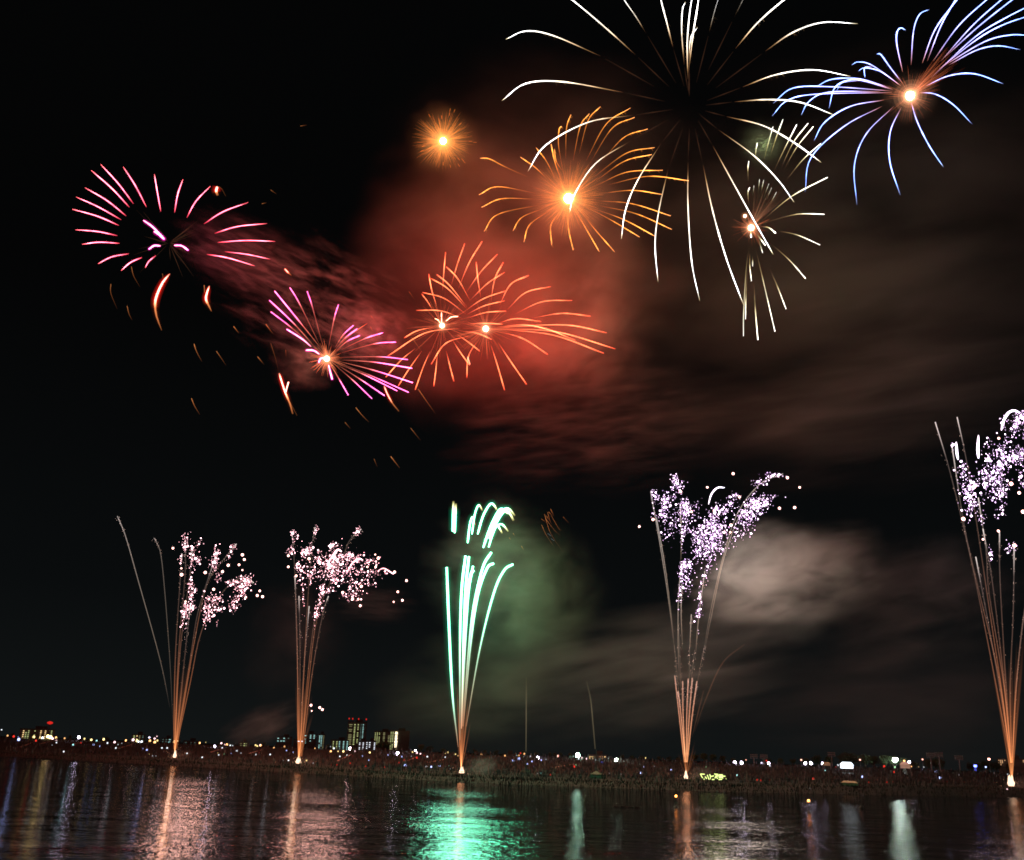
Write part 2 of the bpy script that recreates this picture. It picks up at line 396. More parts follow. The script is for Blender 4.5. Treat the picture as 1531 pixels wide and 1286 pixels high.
def core(root, p, rpx, S, mat, name='core'):
    T = Tubes(); T.blob(Vector(p), rpx * .82 * S / F, data=ICO2)
    for rr, hh in ((1.15, .45), (1.4, .22), (1.75, .12), (2.3, .06), (3.1, .03)): T.blob(Vector(p), rpx * rr * S / F, heat=hh, data=ICO3, mi=1)  # additive shells imitate bloom to soften the core's edge
    return T.build(name, [mat, BLOOM[mat.name]], root)
def halo(root, c, S, r0, r1, num, mat, heat=1.0, wpx=.5, name='sparkle_halo', a0=0, a1=360):
    """hundreds of hair-thin sparks round a core"""
    T = Tubes(); k = S / F; c3 = sat(*c, S)
    for _ in range(num):
        th = R_(rnd.uniform(a0, a1)); ph = rnd.gauss(0, .5)
        d = (CM @ Vector((math.cos(th) * math.cos(ph), math.sin(th) * math.cos(ph), math.sin(ph)))).normalized()
        l = r1 * rnd.uniform(.45, 1.0) ** 1.3; a = r0 * rnd.uniform(.4, 1)
        T.add([c3 + d * k * a, c3 + d * k * (a + l) / 2, c3 + d * k * l], [wpx * k * .6, wpx * k * .4, wpx * k * .15], heat=heat * rnd.uniform(.4, 1.2), n=3)
    return T.build(name, mat, root, 'stuff')
def burst(name, label, c, S, Rb, zf, lst, mat, wpx, prof='rise', group='aerial shell bursts', **kw):
    root = thing(name, label, 'firework', sat(*c, S), group)
    for item in lst:
        pts = item; mm, ww, pp, hh = mat, wpx, prof, 1.0
        if isinstance(item, dict):
            pts = item['p']; mm = item.get('m', mat); ww = item.get('w', wpx); pp = item.get('prof', prof); hh = item.get('h', 1.0)
        streak(root, zf(pts), S, c, Rb, ww, mm, pp, hh * rnd.uniform(.8, 1.2), n=kw.get('n', 12), barbs=kw.get('barbs') if not isinstance(item, dict) or item.get('barb') else None)
    return root

# --- A: pink burst, far left
zA = Z(80, 220, 4.2528); cA = (252.8, 363.4); SA = 360
A = [[(415, 498), (280, 440), (120, 395)], [(430, 462), (280, 378), (145, 318)], [(462, 438), (340, 340), (200, 258)],
     [(482, 382), (370, 262), (240, 148)], [(508, 360), (410, 230), (300, 110)], [(590, 380), (520, 245), (443, 125)],
     [(682, 410), (660, 285), (641, 172)], [(770, 415), (790, 300), (823, 205)], [(848, 448), (905, 345), (998, 248)],
     [(957, 488), (1080, 410), (1238, 352)], [(1025, 548), (1170, 505), (1358, 486)], [(1045, 606), (1220, 594), (1410, 600)],
     [(1090, 665), (1230, 682), (1378, 713)], [(975, 682), (1110, 705), (1278, 755)], [(405, 563), (280, 537), (140, 526)],
     [(420, 612), (290, 605), (182, 618)], [(478, 678), (370, 698), (283, 742)], [(562, 702), (490, 733), (430, 785)], [(650, 690), (605, 728), (583, 768)]]
hot = lambda p, w_=4.6, h=1.2, m_=None, pr='belly': {'p': p, 'w': w_, 'h': h, 'm': m_, 'prof': pr}
A2 = [hot([(572, 466), (635, 512), (702, 585)], 3.4, 1.2, m_magS, 'even'), hot([(640, 536), (672, 556), (700, 582)], 4.4, 1.2, m_magS, 'even'),
      hot([(678, 628), (640, 627), (608, 648)], 3.6, 1.2, m_magS, 'even'), hot([(770, 625), (815, 628), (855, 655)], 3.6, 1.2, m_magS, 'even')]
rA = burst('pink_firework', 'pink ring-shaped burst of separate short streaks, alone at far left of sky', cA, SA, 170, zA, A + A2, m_pink, 2.5, 'belly')
lamp('burst_light', sat(*cA, SA), (1, .08, .16), 1.0e5, 6, rA)
halo(rA, cA, SA, 6, 62, 26, m_fain, 1.2, .8, 'faint_sparks')

# --- B: magenta burst
zB = Z(380, 380, 5.357); cB = (488.6, 536.4); SB = 350
B = [[(500, 760), (320, 558), (122, 370)], [(500, 765), (290, 582), (135, 463)], [(540, 762), (375, 555), (165, 297)], [(545, 770), (365, 400), (286, 268)],
     [(560, 775), (465, 420), (425, 300)], [(590, 780), (640, 520), (675, 405)], [(650, 745), (712, 648), (795, 570)], [(655, 755), (732, 668), (825, 598)],
     {'p': [(670, 740), (780, 640), (905, 555)], 'm': m_red, 'w': 1.2, 'h': .6}, [(660, 770), (745, 698), (845, 652)], [(700, 765), (890, 675), (1032, 630)],
     [(700, 790), (970, 717), (1135, 705)], [(640, 828), (1000, 822), (1230, 845)], [(640, 845), (950, 864), (1265, 915)], [(640, 850), (950, 928), (1270, 1030)],
     [(640, 865), (880, 965), (1145, 1095)], [(650, 860), (930, 972), (1237, 1107)], [(640, 870), (850, 1003), (1043, 1133)], [(620, 865), (790, 1010), (943, 1157)],
     [(600, 865), (680, 1000), (753, 1128)]]
B2 = [hot([(455, 740), (380, 677), (262, 602)], 3.0, 1, m_magS, 'rise'), hot([(597, 890), (610, 945), (625, 1000)], 3.4, 1, m_magS, 'even'),
      hot([(520, 800), (475, 772), (418, 770)], 3.4, 1, m_magS, 'even'), hot([(560, 832), (532, 838), (518, 865)], 3.6, 1, m_magS, 'even')]
rB = burst('magenta_firework', 'magenta burst of straight streaks flung right and upper left from white core', cB, SB, 150, zB, B + B2, m_mag, 2.6)
core(rB, sat(*cB, SB), 4.2, SB, m_core); halo(rB, cB, SB, 4, 30, 150, m_red, .35, .5)
lamp('burst_light', sat(*cB, SB), (1, .36, .22), 0.5e5, 4, rB)
lamp('burst_light', sat(540, 505, SB - 8), (1, .035, .10), 1.1e5, 6, rB)

# --- C and D: the two red bursts
zC = Z(560, 340, 4.029); cC = (661, 486.9); SC = 345
Cc = [[(410, 380), (418, 260), (428, 150)], [(462, 350), (500, 218), (543, 98)], [(505, 370), (570, 213), (648, 85)], [(555, 388), (640, 268), (740, 162)],
      [(575, 440), (680, 338), (785, 270)], [(555, 495), (660, 428), (788, 383)], [(555, 525), (660, 473), (785, 442)], [(555, 548), (670, 513), (792, 505)],
      [(385, 597), (260, 622), (180, 665)], [(245, 730), (160, 800), (68, 902)], [(285, 745), (210, 850), (143, 955)], [(335, 745), (290, 850), (245, 978)],
      [(380, 745), (370, 850), (357, 957)], [(432, 745), (455, 840), (478, 927)], [(470, 680), (520, 758), (572, 830)], [(497, 645), (560, 688), (633, 745)],
      [(540, 625), (625, 640), (705, 675)], [(375, 475), (345, 380), (327, 282)], [(350, 500), (320, 448), (285, 402)]]
C2 = [hot([(404, 575), (403, 540), (403, 512)], 3.0, 1, m_red2, 'even'), hot([(395, 575), (382, 558), (365, 550)], 3.2, 1, m_red2, 'even'), hot([(430, 565), (462, 541), (502, 537)], 3.2, 1, m_red2, 'even')]
rC = burst('red_firework', 'smaller left one of the two crossing orange-red bursts, streaks falling lower left', cC, SC, 115, zC, Cc + C2, m_red, 2.6)
core(rC, sat(*cC, SC), 3.8, SC, m_core); halo(rC, cC, SC, 4, 60, 70, m_red, .22, .45)
cD = (726.3, 491.6); SD = 338
D = [[(640, 425), (622, 310), (612, 208)], [(700, 450), (725, 308), (775, 212)], [(575, 440), (500, 308), (433, 238)], [(560, 485), (450, 347), (375, 285)],
     [(555, 490), (440, 368), (340, 308)], [(550, 522), (420, 428), (290, 392)], [(530, 550), (400, 503), (252, 500)], [(752, 470), (820, 343), (928, 290)],
     [(800, 495), (910, 393), (1060, 357)], [(850, 520), (1010, 448), (1190, 440)], [(960, 545), (1130, 518), (1300, 535)], [(740, 580), (850, 550), (1002, 567)],
     [(560, 582), (660, 578), (770, 583)], [(740, 600), (920, 588), (1085, 628)], [(780, 600), (1150, 588), (1398, 635)], [(720, 607), (980, 597), (1208, 680)],
     [(760, 610), (1100, 630), (1450, 732)], [(780, 615), (1080, 650), (1380, 758)], [(770, 632), (900, 673), (1042, 765)], [(745, 695), (820, 808), (915, 945)],
     [(700, 705), (740, 830), (783, 980)], [(618, 685), (565, 780), (556, 905)], [(590, 650), (430, 698), (342, 823)], [(515, 608), (300, 638), (80, 775)]]
rD = burst('red_firework', 'larger right one of the two crossing orange-red bursts, long streaks arching right', cD, SD, 200, zC, D, m_red, 2.6)
core(rD, sat(*cD, SD), 4.6, SD, m_core); halo(rD, cD, SD, 4, 60, 90, m_red, .22, .45)
lamp('burst_light', sat(*cD, SD), (1, .02, .010), 4.0e5, 5, rD); lamp('burst_light', sat(*cC, SC), (1, .02, .010), .9e5, 4, rC)
lamp('burst_light', sat(860, 470, SD), (1, .02, .010), 1.2e5, 10, rD)

# --- E: orange burst
zE = Z(600, 120, 3.328); cE = (850, 296.7); SE = 365
E = [[(625, 480), (510, 428), (440, 392), (392, 388)], [(730, 495), (665, 433), (593, 383)], [(765, 490), (720, 400), (670, 335)], [(795, 500), (765, 410), (745, 318)],
     [(800, 450), (770, 400), (762, 342)], [(800, 430), (782, 320), (785, 245), (797, 230)], [(818, 390), (822, 240), (843, 172)], [(855, 400), (890, 230), (935, 167)],
     [(885, 365), (930, 200), (990, 132)], [(920, 400), (1020, 218), (1140, 138)], [(940, 410), (1050, 238), (1160, 185)], [(1000, 400), (1110, 283), (1225, 243)],
     [(960, 480), (1120, 363), (1260, 335)], [(970, 500), (1110, 403), (1245, 370)], [(960, 530), (1120, 458), (1300, 448)], [(1030, 520), (1230, 478), (1430, 500)],
     [(985, 565), (1150, 548), (1295, 568)], [(980, 600), (1150, 615), (1340, 675)], [(990, 625), (1170, 665), (1345, 742)], [(960, 640), (1110, 695), (1260, 775)],
     [(940, 640), (1060, 705), (1185, 780)], [(905, 670), (970, 750), (1062, 855)], [(865, 645), (920, 740), (985, 853)], [(828, 640), (832, 740), (855, 845)],
     [(795, 645), (745, 720), (748, 820)], [(755, 640), (640, 718), (610, 805)], [(715, 635), (600, 683), (555, 750)], [(690, 620), (480, 668), (412, 752)],
     [(670, 592), (500, 590), (400, 632)], [(670, 563), (480, 530), (387, 570)]]
rE = burst('orange_firework', 'large orange burst with hooked feathery streaks around a glaring core', cE, SE, 185, zE, E, m_org, 2.7, barbs=(.45, 1.0, 9, 4.5, .55, .85, .35), n=16)
core(rE, sat(*cE, SE), 8.5, SE, m_coreo); halo(rE, cE, SE, 6, 60, 700, m_org, .20, .36)
lamp('burst_light', sat(*cE, SE), (1, .20, .035), .6e5, 3, rE)
# --- F: little gold star shell
cF = (662.5, 211); SF = 380
rF = thing('gold_firework', 'small round golden burst high on the dark left side of the sky', 'firework', sat(*cF, SF), 'aerial shell bursts')
core(rF, sat(*cF, SF), 5.5, SF, m_coreo); halo(rF, cF, SF, 5, 46, 700, m_org, .17, .34)
T = Tubes()
for _ in range(16):
    a = rnd.uniform(0, 6.28); r = rnd.uniform(24, 46); x, y = cF[0] + math.cos(a) * r, cF[1] + math.sin(a) * r
    T.add([sat(x, y, SF), sat(x + math.cos(a) * 5, y + math.sin(a) * 5, SF)], [.35 * SF / F] * 2, ts=[.6, .8], heat=.2, n=3)
T.build('tip_sparks', m_org, rF, 'stuff')
lamp('burst_light', sat(*cF, SF), (1, .30, .07), 0.9e5, 2, rF)

# --- G: giant white burst
zG = Z(730, 0, 2.679); cG = (1032, 160); SG = 330
G = [[(590, 220), (460, 103), (330, -5), (240, -66)], [(450, 225), (260, 143), (150, 125), (70, 158)], [(540, 370), (300, 328), (150, 335), (55, 403)],
     [(580, 462), (400, 490), (230, 582), (158, 688)], [(570, 565), (430, 655), (345, 780), (325, 855)], [(692, 575), (600, 720), (550, 840), (533, 958)],
     [(720, 680), (682, 850), (668, 980), (680, 1130)], [(800, 650), (800, 830), (815, 1050), (847, 1205)], [(860, 660), (900, 850), (955, 1040), (1022, 1220)],
     [(900, 585), (985, 740), (1070, 893), (1142, 1020)], [(922, 520), (1060, 620), (1160, 720), (1225, 810)], [(955, 467), (1100, 503), (1220, 568), (1333, 650)],
     [(985, 408), (1120, 399), (1250, 410), (1383, 460)], [(1020, 348), (1150, 300), (1300, 280), (1452, 306)], [(1110, 205), (1220, 130), (1340, 90), (1480, 95)],
     [(990, 195), (1080, 90), (1190, -5), (1270, -60)], {'p': [(630, 130), (590, 65), (545, 0), (515, -60)], 'w': 1.8, 'h': .4, 'barb': 1}, [(740, 190), (715, 90), (692, 0), (682, -70)],
     {'p': [(785, 260), (775, 130), (778, 40), (790, 8)], 'w': 3.6, 'barb': 1}, {'p': [(800, 318), (797, 180), (806, 60), (820, -30)], 'w': 3.8, 'barb': 1},
     {'p': [(802, 290), (820, 140), (836, 40), (846, -40)], 'w': 3.2, 'barb': 1}, {'p': [(803, 240), (812, 150), (838, 110)], 'w': 2.4, 'barb': 1},
     {'p': [(885, 130), (905, 50), (930, -30)], 'w': 1.4, 'h': .25, 'barb': 1}, {'p': [(985, 70), (1020, 0), (1040, -40)], 'w': 1.0, 'h': .12}]
rG = burst('white_firework', 'giant white willow burst filling the top, its long streaks drooping all around', cG, SG, 310, zG, G, m_wht, 3.5, 'belly', barbs=(.02, .42, 14, 7, .55, .8, .30), n=20)
for it in G:                                   # the faint unlit beginnings of the stars
    p = (it['p'] if isinstance(it, dict) else it)[0]; q = zG([p])[0]
    T = Tubes(); T.add([sat(cG[0] + (q[0] - cG[0]) * f_, cG[1] + (q[1] - cG[1]) * f_, SG) for f_ in (rnd.uniform(.28, .42), .65, .95)], [.5 * SG / F, .8 * SG / F, .35 * SG / F], n=5)
    T.h = [.55] * len(T.h); T.build('faint_streak', m_fain, rG)
lamp('burst_light', sat(*cG, SG + 30), (.62, .85, .48), .22e5, 25, rG)

# --- H: blue burst
zH = Z(1080, 0, 3.3947); cH = (1360.7, 143.2); SH = 350
H = [[(915, 365), (886, 230), (886, 165), (905, 142), (930, 153)], [(958, 330), (970, 160), (1000, 75), (1050, 48)], [(1015, 320), (1080, 150), (1190, 0), (1240, -60)],
     [(1040, 310), (1110, 130), (1180, 5), (1215, -60)], [(1070, 310), (1200, 130), (1340, 0), (1410, -60)], [(1110, 310), (1270, 130), (1415, 0), (1490, -60)],
     [(1130, 290), (1300, 135), (1470, 0), (1560, -65)], [(1060, 395), (1280, 190), (1440, 90), (1600, 10)], [(1100, 350), (1300, 195), (1440, 120), (1600, 68)],
     [(1130, 330), (1330, 212), (1460, 178), (1560, 180)], [(1150, 330), (1290, 255), (1400, 233), (1512, 252)], [(1030, 438), (1150, 385), (1280, 375), (1425, 425)],
     [(1000, 470), (1080, 478), (1170, 530), (1268, 630)], [(957, 515), (990, 620), (1050, 740), (1122, 848)], [(908, 545), (852, 670), (850, 820), (903, 990)],
     [(870, 540), (730, 680), (670, 840), (683, 1040)], [(810, 540), (620, 640), (450, 800), (420, 975)], [(820, 508), (650, 540), (520, 620), (465, 715)],
     [(800, 465), (540, 468), (440, 515), (400, 585)], [(860, 470), (480, 478), (330, 510), (252, 590)], [(860, 462), (560, 441), (360, 447), (258, 525)],
     [(860, 450), (700, 402), (560, 402), (480, 438)], [(865, 455), (680, 405), (575, 440), (541, 550)], [(900, 430), (760, 332), (690, 315), (656, 330)],
     [(905, 435), (800, 362), (722, 345), (690, 362)], {'p': [(760, 340), (722, 345), (724, 395)], 'w': 2}, [(912, 420), (850, 340), (805, 278), (782, 275)],
     {'p': [(700, 410), (610, 420), (578, 465)], 'w': 1.4, 'h': .6}]
rH = burst('blue_firework', 'blue-white burst with curling arms and bright core at upper right', cH, SH, 215, zH, H, m_blu, 2.5, 'belly', n=18)
core(rH, sat(*cH, SH), 6.6, SH, m_core); halo(rH, cH, SH, 4, 40, 150, m_red, .12, .4); halo(rH, cH, SH, 4, 72, 90, m_red, .13, .45, 'sparkle_halo', 20, 60)
lamp('burst_light', sat(*cH, SH), (.75, .80, .8), .6e5, 3, rH)

# --- I: pale green-white burst
zI = Z(1060, 160, 3.57); cI = (1123, 340.7); SI = 345
I = [[(210, 400), (208, 330), (213, 290)], [(213, 520), (208, 460), (217, 430)], {'p': [(245, 300), (250, 240), (258, 192)], 'h': .5}, {'p': [(290, 300), (315, 200), (342, 105)], 'h': .45},
     {'p': [(325, 270), (360, 160), (395, 67)], 'h': .8}, [(345, 345), (410, 210), (468, 95)], [(385, 325), (450, 190), (528, 88)], [(400, 335), (470, 213), (557, 105)],
     [(410, 395), (500, 283), (597, 195)], [(270, 620), (440, 478), (632, 376)], [(270, 625), (440, 578), (520, 570), (615, 573)], [(360, 660), (470, 683), (592, 736)],
     [(330, 730), (430, 818), (515, 915)], [(325, 865), (370, 970), (411, 1078)], {'p': [(250, 760), (290, 930), (352, 1198)], 'h': .7}, [(240, 940), (248, 1090), (261, 1243)],
     {'p': [(222, 720), (200, 850), (185, 1100), (184, 1223)], 'h': .5}, {'p': [(205, 860), (197, 1020), (195, 1133)], 'h': .7}, {'p': [(233, 790), (233, 850)], 'h': .3}, {'p': [(260, 690), (287, 780)], 'h': .3}]
for p in ([(262, 460), (270, 385)], [(275, 470), (292, 390)], [(290, 490), (320, 410)], [(300, 510), (335, 430)], [(320, 530), (360, 455)], [(235, 480), (240, 420)]):
    I.append({'p': p, 'w': 1.3, 'h': .3})
I += [hot([(280, 638), (320, 645), (355, 672)], 3.2, 1, m_grn, 'even'), hot([(250, 670), (300, 738)], 3.8, 1, m_grn, 'even'), hot([(222, 655), (225, 695)], 4, 1, m_grn, 'even'), hot([(218, 780), (218, 850), (227, 930)], 2.8, 1, m_grn, 'belly')]
rI = burst('pale_firework', 'narrow pale green-white burst below the blue one, streaks fanning up and down', cI, SI, 180, zI, I, m_grn, 2.6)
core(rI, sat(*cI, SI), 4.6, SI, m_core); core(rI, sat(1113.8, 323, SI), 2.0, SI, m_core, 'stray_star'); halo(rI, cI, SI, 4, 30, 90, m_red, .2, .4); halo(rI, cI, SI, 6, 85, 60, m_fain, 2.2, .7, 'sparkle_halo', 40, 85)
lamp('burst_light', sat(*cI, SI), (.36, 1, .38), .85e5, 8, rI)
lamp('burst_light', sat(1142, 215, SI + 10), (.6, .8, .3), 1.0e4, 3, rI)

# ================================================================== FALLING EMBERS
m_emb = burn('ember_burn', [(0, (1, .34, .10), .7), (.4, (1, .30, .08), .3), (1, (.7, .2, .06), .02)])
m_flr = burn('flare_burn', [(0, (1, .35, .2), .3), (.12, (1, .40, .30), 2.6), (.50, (1, .34, .24), 3), (.66, (1, .30, .10), .5), (1, (1, .30, .08), .10)])
embers = []
def ember(px_pts, wpx, mat, S, heat=1.0, prof='even', extra=None, cat='ember', name='falling_ember'):
    root = thing(name, None, cat, sat(*px_pts[0], S), 'falling embers'); k = S / F
    path = smooth_path([(x, y, 0) for x, y in px_pts], 12); P = [sat(p.x, p.y, S) for p in path]; mm = len(P); pf = profile(prof)
    T = Tubes(); wpx *= .65; T.add(P, [wpx / 2 * k * pf(i / (mm - 1)) for i in range(mm)], heat=heat)
    au = BLOOM.get(mat.name.split('.')[0])
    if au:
        for rr, h2 in ((1.8, .25), (3.0, .10), (4.6, .04)): T.add(P, [wpx * rr / 2 * k * pf(i / (mm - 1)) for i in range(mm)], heat=heat * h2, mi=1, n=8)  # painted bloom sheath around the ember
    for q in (extra or []):
        P = [sat(x, y, S) for x, y in q[0]]; T.add(P, [q[1] * .7 / 2 * k] * len(P), heat=q[2], ts=q[3] if len(q) > 3 else None)
    T.build('glowing_trail', [mat, au] if au else mat, root); embers.append((root, px_pts[0], mat is m_flr)); return root
z8 = Z(150, 380, 5.103); z7 = Z(380, 380, 4.018)
r_ = ember(zA([(740, 805), (695, 860), (658, 940), (646, 1000), (655, 1075), (688, 1165)]), 4.2, m_flr, SA, 1, 'belly', [(zA([(693, 805), (697, 835)]), .9, .4, [.7, .9])])
lamp('ember_light', sat(235, 440, SA - 3), (1, .06, .05), 1.6e4, 1, r_)
r_ = ember(zA([(992, 882), (975, 930), (970, 970), (988, 1010), (1005, 1045)]), 3.8, m_flr, SA, 1, 'belly', [(zA([(958, 878), (961, 925)]), 1.4, .7, [.7, .9])])
lamp('ember_light', sat(308, 440, SA - 3), (1, .06, .05), 0.7e4, 1, r_)
ember(zA([(1042, 250), (1035, 280), (1044, 308)]), 4.4, m_flr, SA, 1, 'even', [(zA([(1048, 250), (1070, 265), (1095, 312)]), .9, .35, [.7, .9, 1])])
r_ = ember(z7([(150, 715), (168, 775), (187, 832), (215, 900), (232, 960)]), 3.0, m_flr, SB, 1, 'even', [(z7([(207, 768), (197, 800), (189, 830)]), 2.6, 1, [.2, .3, .4]), (z7([(190, 840), (225, 910), (258, 970)]), .8, .5, [.7, .85, 1])])
lamp('ember_light', sat(427, 580, SB - 3), (1, .07, .05), 1.2e4, 1, r_)
ember(z7([(780, 790), (800, 840), (830, 895), (870, 945)]), 2.4, m_flr, SB, .6, 'even')
ember(zC([(560, 780), (574, 826)]), 3.0, m_red2, SC, .25); lamp('ember_light', sat(698, 543, SC - 3), (1, .08, .02), 3.0e4, 2, embers[-1][0])
for zf, pl, hh in [(zA, [(365, 870), (365, 930), (405, 1030)], .35), (zA, [(495, 760), (510, 820), (550, 890)], .35), (zA, [(468, 1010), (480, 1060), (500, 1100)], .4),
                   (zA, [(1380, 272), (1420, 300)], .25), (zA, [(1325, 360), (1355, 353)], .35), (zA, [(1145, 1140), (1180, 1185)], .7), (zA, [(1350, 1125), (1375, 1160), (1400, 1190)], .7),
                   (z8, [(715, 685), (735, 745), (775, 820)], .7), (z8, [(885, 740), (920, 790), (960, 850)], .4), (z8, [(695, 1100), (720, 1160), (760, 1225)], .6),
                   (z8, [(1200, 785), (1250, 845)], .3), (z8, [(1300, 680), (1335, 790), (1362, 900)], .18), (z7, [(610, 922), (650, 970), (690, 1010)], .6), (z7, [(545, 1010), (580, 1050)], .3),
                   (z7, [(985, 810), (1040, 890), (1090, 960)], .5), (z7, [(940, 1045), (1000, 1120)], .3), (z7, [(820, 1215), (875, 1286)], .7), (z7, [(720, 1230), (740, 1280)], .2),
                   (z7, [(930, 225), (965, 275)], .3), (z7, [(945, 500), (1010, 590)], .4), (z7, [(700, 370), (730, 405)], .3), (z7, [(698, 437), (720, 475)], .3), (z7, [(20, 615), (55, 655)], .3),
                   (Z(0, 0, 1), [(449, 188.5), (459, 187)], .25), (z8, [(1415, 730), (1418, 790)], .2)]:
    ember(zf(pl), 1.2, m_emb, 350, hh)
ember(z8([(1405, 110), (1430, 138), (1458, 164)]), 2.2, m_flr, 350, .7)
zR = Z(660, 740, 7.655)
rR = thing('rust_spray', 'small rust-red spray of dying embers right of the green comets', 'ember spray', sat(825, 780, 270))
for pl, hh in [([(1145, 340), (1200, 460), (1300, 610)], .5), ([(1180, 220), (1250, 440), (1400, 665)], .5), ([(1190, 270), (1290, 400), (1360, 465)], .45), ([(1255, 235), (1340, 380), (1372, 412)], .45),
               ([(1215, 200), (1240, 290), (1270, 350)], .5), ([(1250, 160), (1290, 250)], .6), ([(1225, 195), (1280, 245)], .6), ([(1390, 250), (1470, 335)], .25), ([(1145, 275), (1205, 320)], .4), ([(1200, 240), (1240, 300)], .6)]:
    streak(rR, zR(pl), 270, (825, 765), 10, 1.1, m_emb, 'even', hh, 'ember_trail', sign=0)
m_bsp = glow('blue_spark', (.35, .5, .7), .35, 'NONE')
for pl in ([(1215, 440), (1255, 470)], [(1255, 500), (1290, 525)]):
    streak(rR, zR(pl), 270, (825, 765), 10, 1.0, m_bsp, 'even', 1, 'blue_spark', sign=0)
for pl in ([(820, 440), (840, 470)], [(915, 585), (945, 635)], [(775, 490), (795, 515)]): ember(zR(pl), 1.1, m_emb, 262, .4)

# ================================================================== GROUND FOUNTAINS
m_trail = burn('trail_burn', [(0, (1, .30, .10), .16), (.22, (1, .32, .13), .10), (.5, (.8, .42, .30), .045), (.85, (.75, .55, .5), .05), (1, (1, .85, .8), .45)])
m_plume = burn('plume_burn', [(0, (1, .36, .12), .12), (.4, (1, .30, .10), .055), (.8, (.9, .30, .12), .02), (1, (.8, .3, .15), 0)])
m_spk = burn('pink_white_spark', [(0, (1, .36, .42), .9), (1, (1, .55, .62), 3.2)])
m_spkv = burn('violet_white_spark', [(0, (.70, .34, .85), .8), (1, (1, .72, 1), 3.4)])
m_trail2 = burn('upper_trail_burn', [(0, (.7, .5, .4), .01), (.3, (.8, .6, .45), .13), (1, (1, .85, .8), .3)])
m_star = glow('bright_star', (1, .50, .44), 6, 'NONE')
m_arcw = burn('white_comet', [(0, (1, .80, .95), 1.5), (1, (.85, .75, 1), 3)])
m_gc = burn('green_comet', [(0, (.75, .35, .2), .2), (.22, (.5, .9, .65), .6), (.45, (.30, 1, .62), 2.4), (1, (.28, 1, .62), 4.5)])
m_gc2 = burn('green_comet_tail', [(0, (.28, 1, .62), 4.5), (.62, (.28, 1, .62), 4.5), (.8, (.8, .9, .5), 1.5), (1, (.6, .5, .15), .15)])
m_grit = burn('shed_spark_burn', [(0, (1, .40, .16), .5), (.5, (1, .55, .38), .45), (1, (1, .72, .66), 1.1)])
m_flame = glow('launch_flame', (1, .66, .44), 2.0, 'NONE')
m_flame2 = glow('launch_flame_edge', (1, .34, .10), 1.6, 'NONE')
m_iron = surf('dark_iron', (.03, .03, .032), .6); m_wood = surf('rack_wood', (.12, .08, .05), .9, (2, .4))
spark_me = {}
def unit_spark(mat, key):
    if key not in spark_me:
        me = bpy.data.meshes.new('spark'); me.from_pydata([tuple(v) for v in ICO1[0]], [], ICO1[1]); me.materials.append(mat)
        for a_ in ('t', 'glare'):
            a = me.attributes.new(a_, 'FLOAT', 'POINT'); a.data.foreach_set('value', [1.0] * len(me.vertices))
        spark_me[key] = me
    return spark_me[key]

def fountain(label, base, top_px, mort_n=6):
    p, R = ground(*base); S = (p - CP).length
    root = thing('comet_fountain', label, 'firework fountain', p, 'ground launched comet fountains along the far bank')
    d = hdir(base[0]); az = math.atan2(-d.x, d.y); k = S / F
    mb = MB()                                   # the mortar rack it is fired from
    for i in range(mort_n):
        x = (i - (mort_n - 1) / 2) * .45
        mb.tube((x, 0, .1), (x * 1.25, 0, 1.1), .14, .14, 8)
    rk = mb.build('mortar_tubes', m_iron, root); rk.rotation_euler = (0, 0, az)
    mb = MB(); wdt = mort_n * .45 + .3
    for zz in (.25, .8):
        for yy in (-.2, .2): mb.box((0, yy, zz), (wdt, .06, .12))
    for xx in (-wdt / 2, wdt / 2): mb.box((xx, 0, .45), (.1, .5, .9))
    rk = mb.build('mortar_rack', m_wood, root); rk.rotation_euler = (0, 0, az)
    # the muzzle flame: a ragged teardrop
    T = Tubes(); hpx, wp = top_px[0] * .85, top_px[1] * .8
    for j in range(7):
        ox, hh, ww = rnd.gauss(0, .32), rnd.uniform(.35, 1.05), rnd.uniform(.35, .8)
        pr = [(rnd.uniform(.2, .5), 0), (rnd.uniform(.6, 1), .12), (rnd.uniform(.8, 1.1), .3), (rnd.uniform(.45, .8), .5), (rnd.uniform(.15, .4), .75), (.03, 1)]
        T.add([p + Vector((math.cos(az), math.sin(az), 0)) * (ox * wp * .5 * k) + Vector((0, 0, .5 + z_ * hpx * hh * k)) for r_w, z_ in pr], [r_w * wp * .5 * ww * k for r_w, z_ in pr], n=8)
    T.build('muzzle_flame', m_flame, root)
    T = Tubes()
    for _ in range(70):
        a = rnd.uniform(0, 6.28); r = rnd.expovariate(1 / (wp * .8)) * k
        T.blob(p + Vector((math.cos(a) * r, math.sin(a) * r, .3 + abs(rnd.gauss(0, hpx * .45)) * k)), rnd.uniform(.15, .4) * k, heat=rnd.uniform(.3, 1.3), t=.2)
    T.build('ground_sparks', m_grit, root, 'stuff')
    lamp('muzzle_light', p + Vector((0, 0, hpx * .4 * k + 1)), (1, .34, .14), 3.5e2 if base[0] > 900 else 1.6e2, .8, root)
    return root, p, S
GRIT = []
def grit(root):
    T = Tubes()
    for c, r, f_ in GRIT: T.blob(c, r, heat=rnd.uniform(.3, 1) * (.35 + f_), t=f_, st=rnd.uniform(1, 2.5))
    GRIT.clear(); T.build('shed_sparks', m_grit, root, 'stuff')
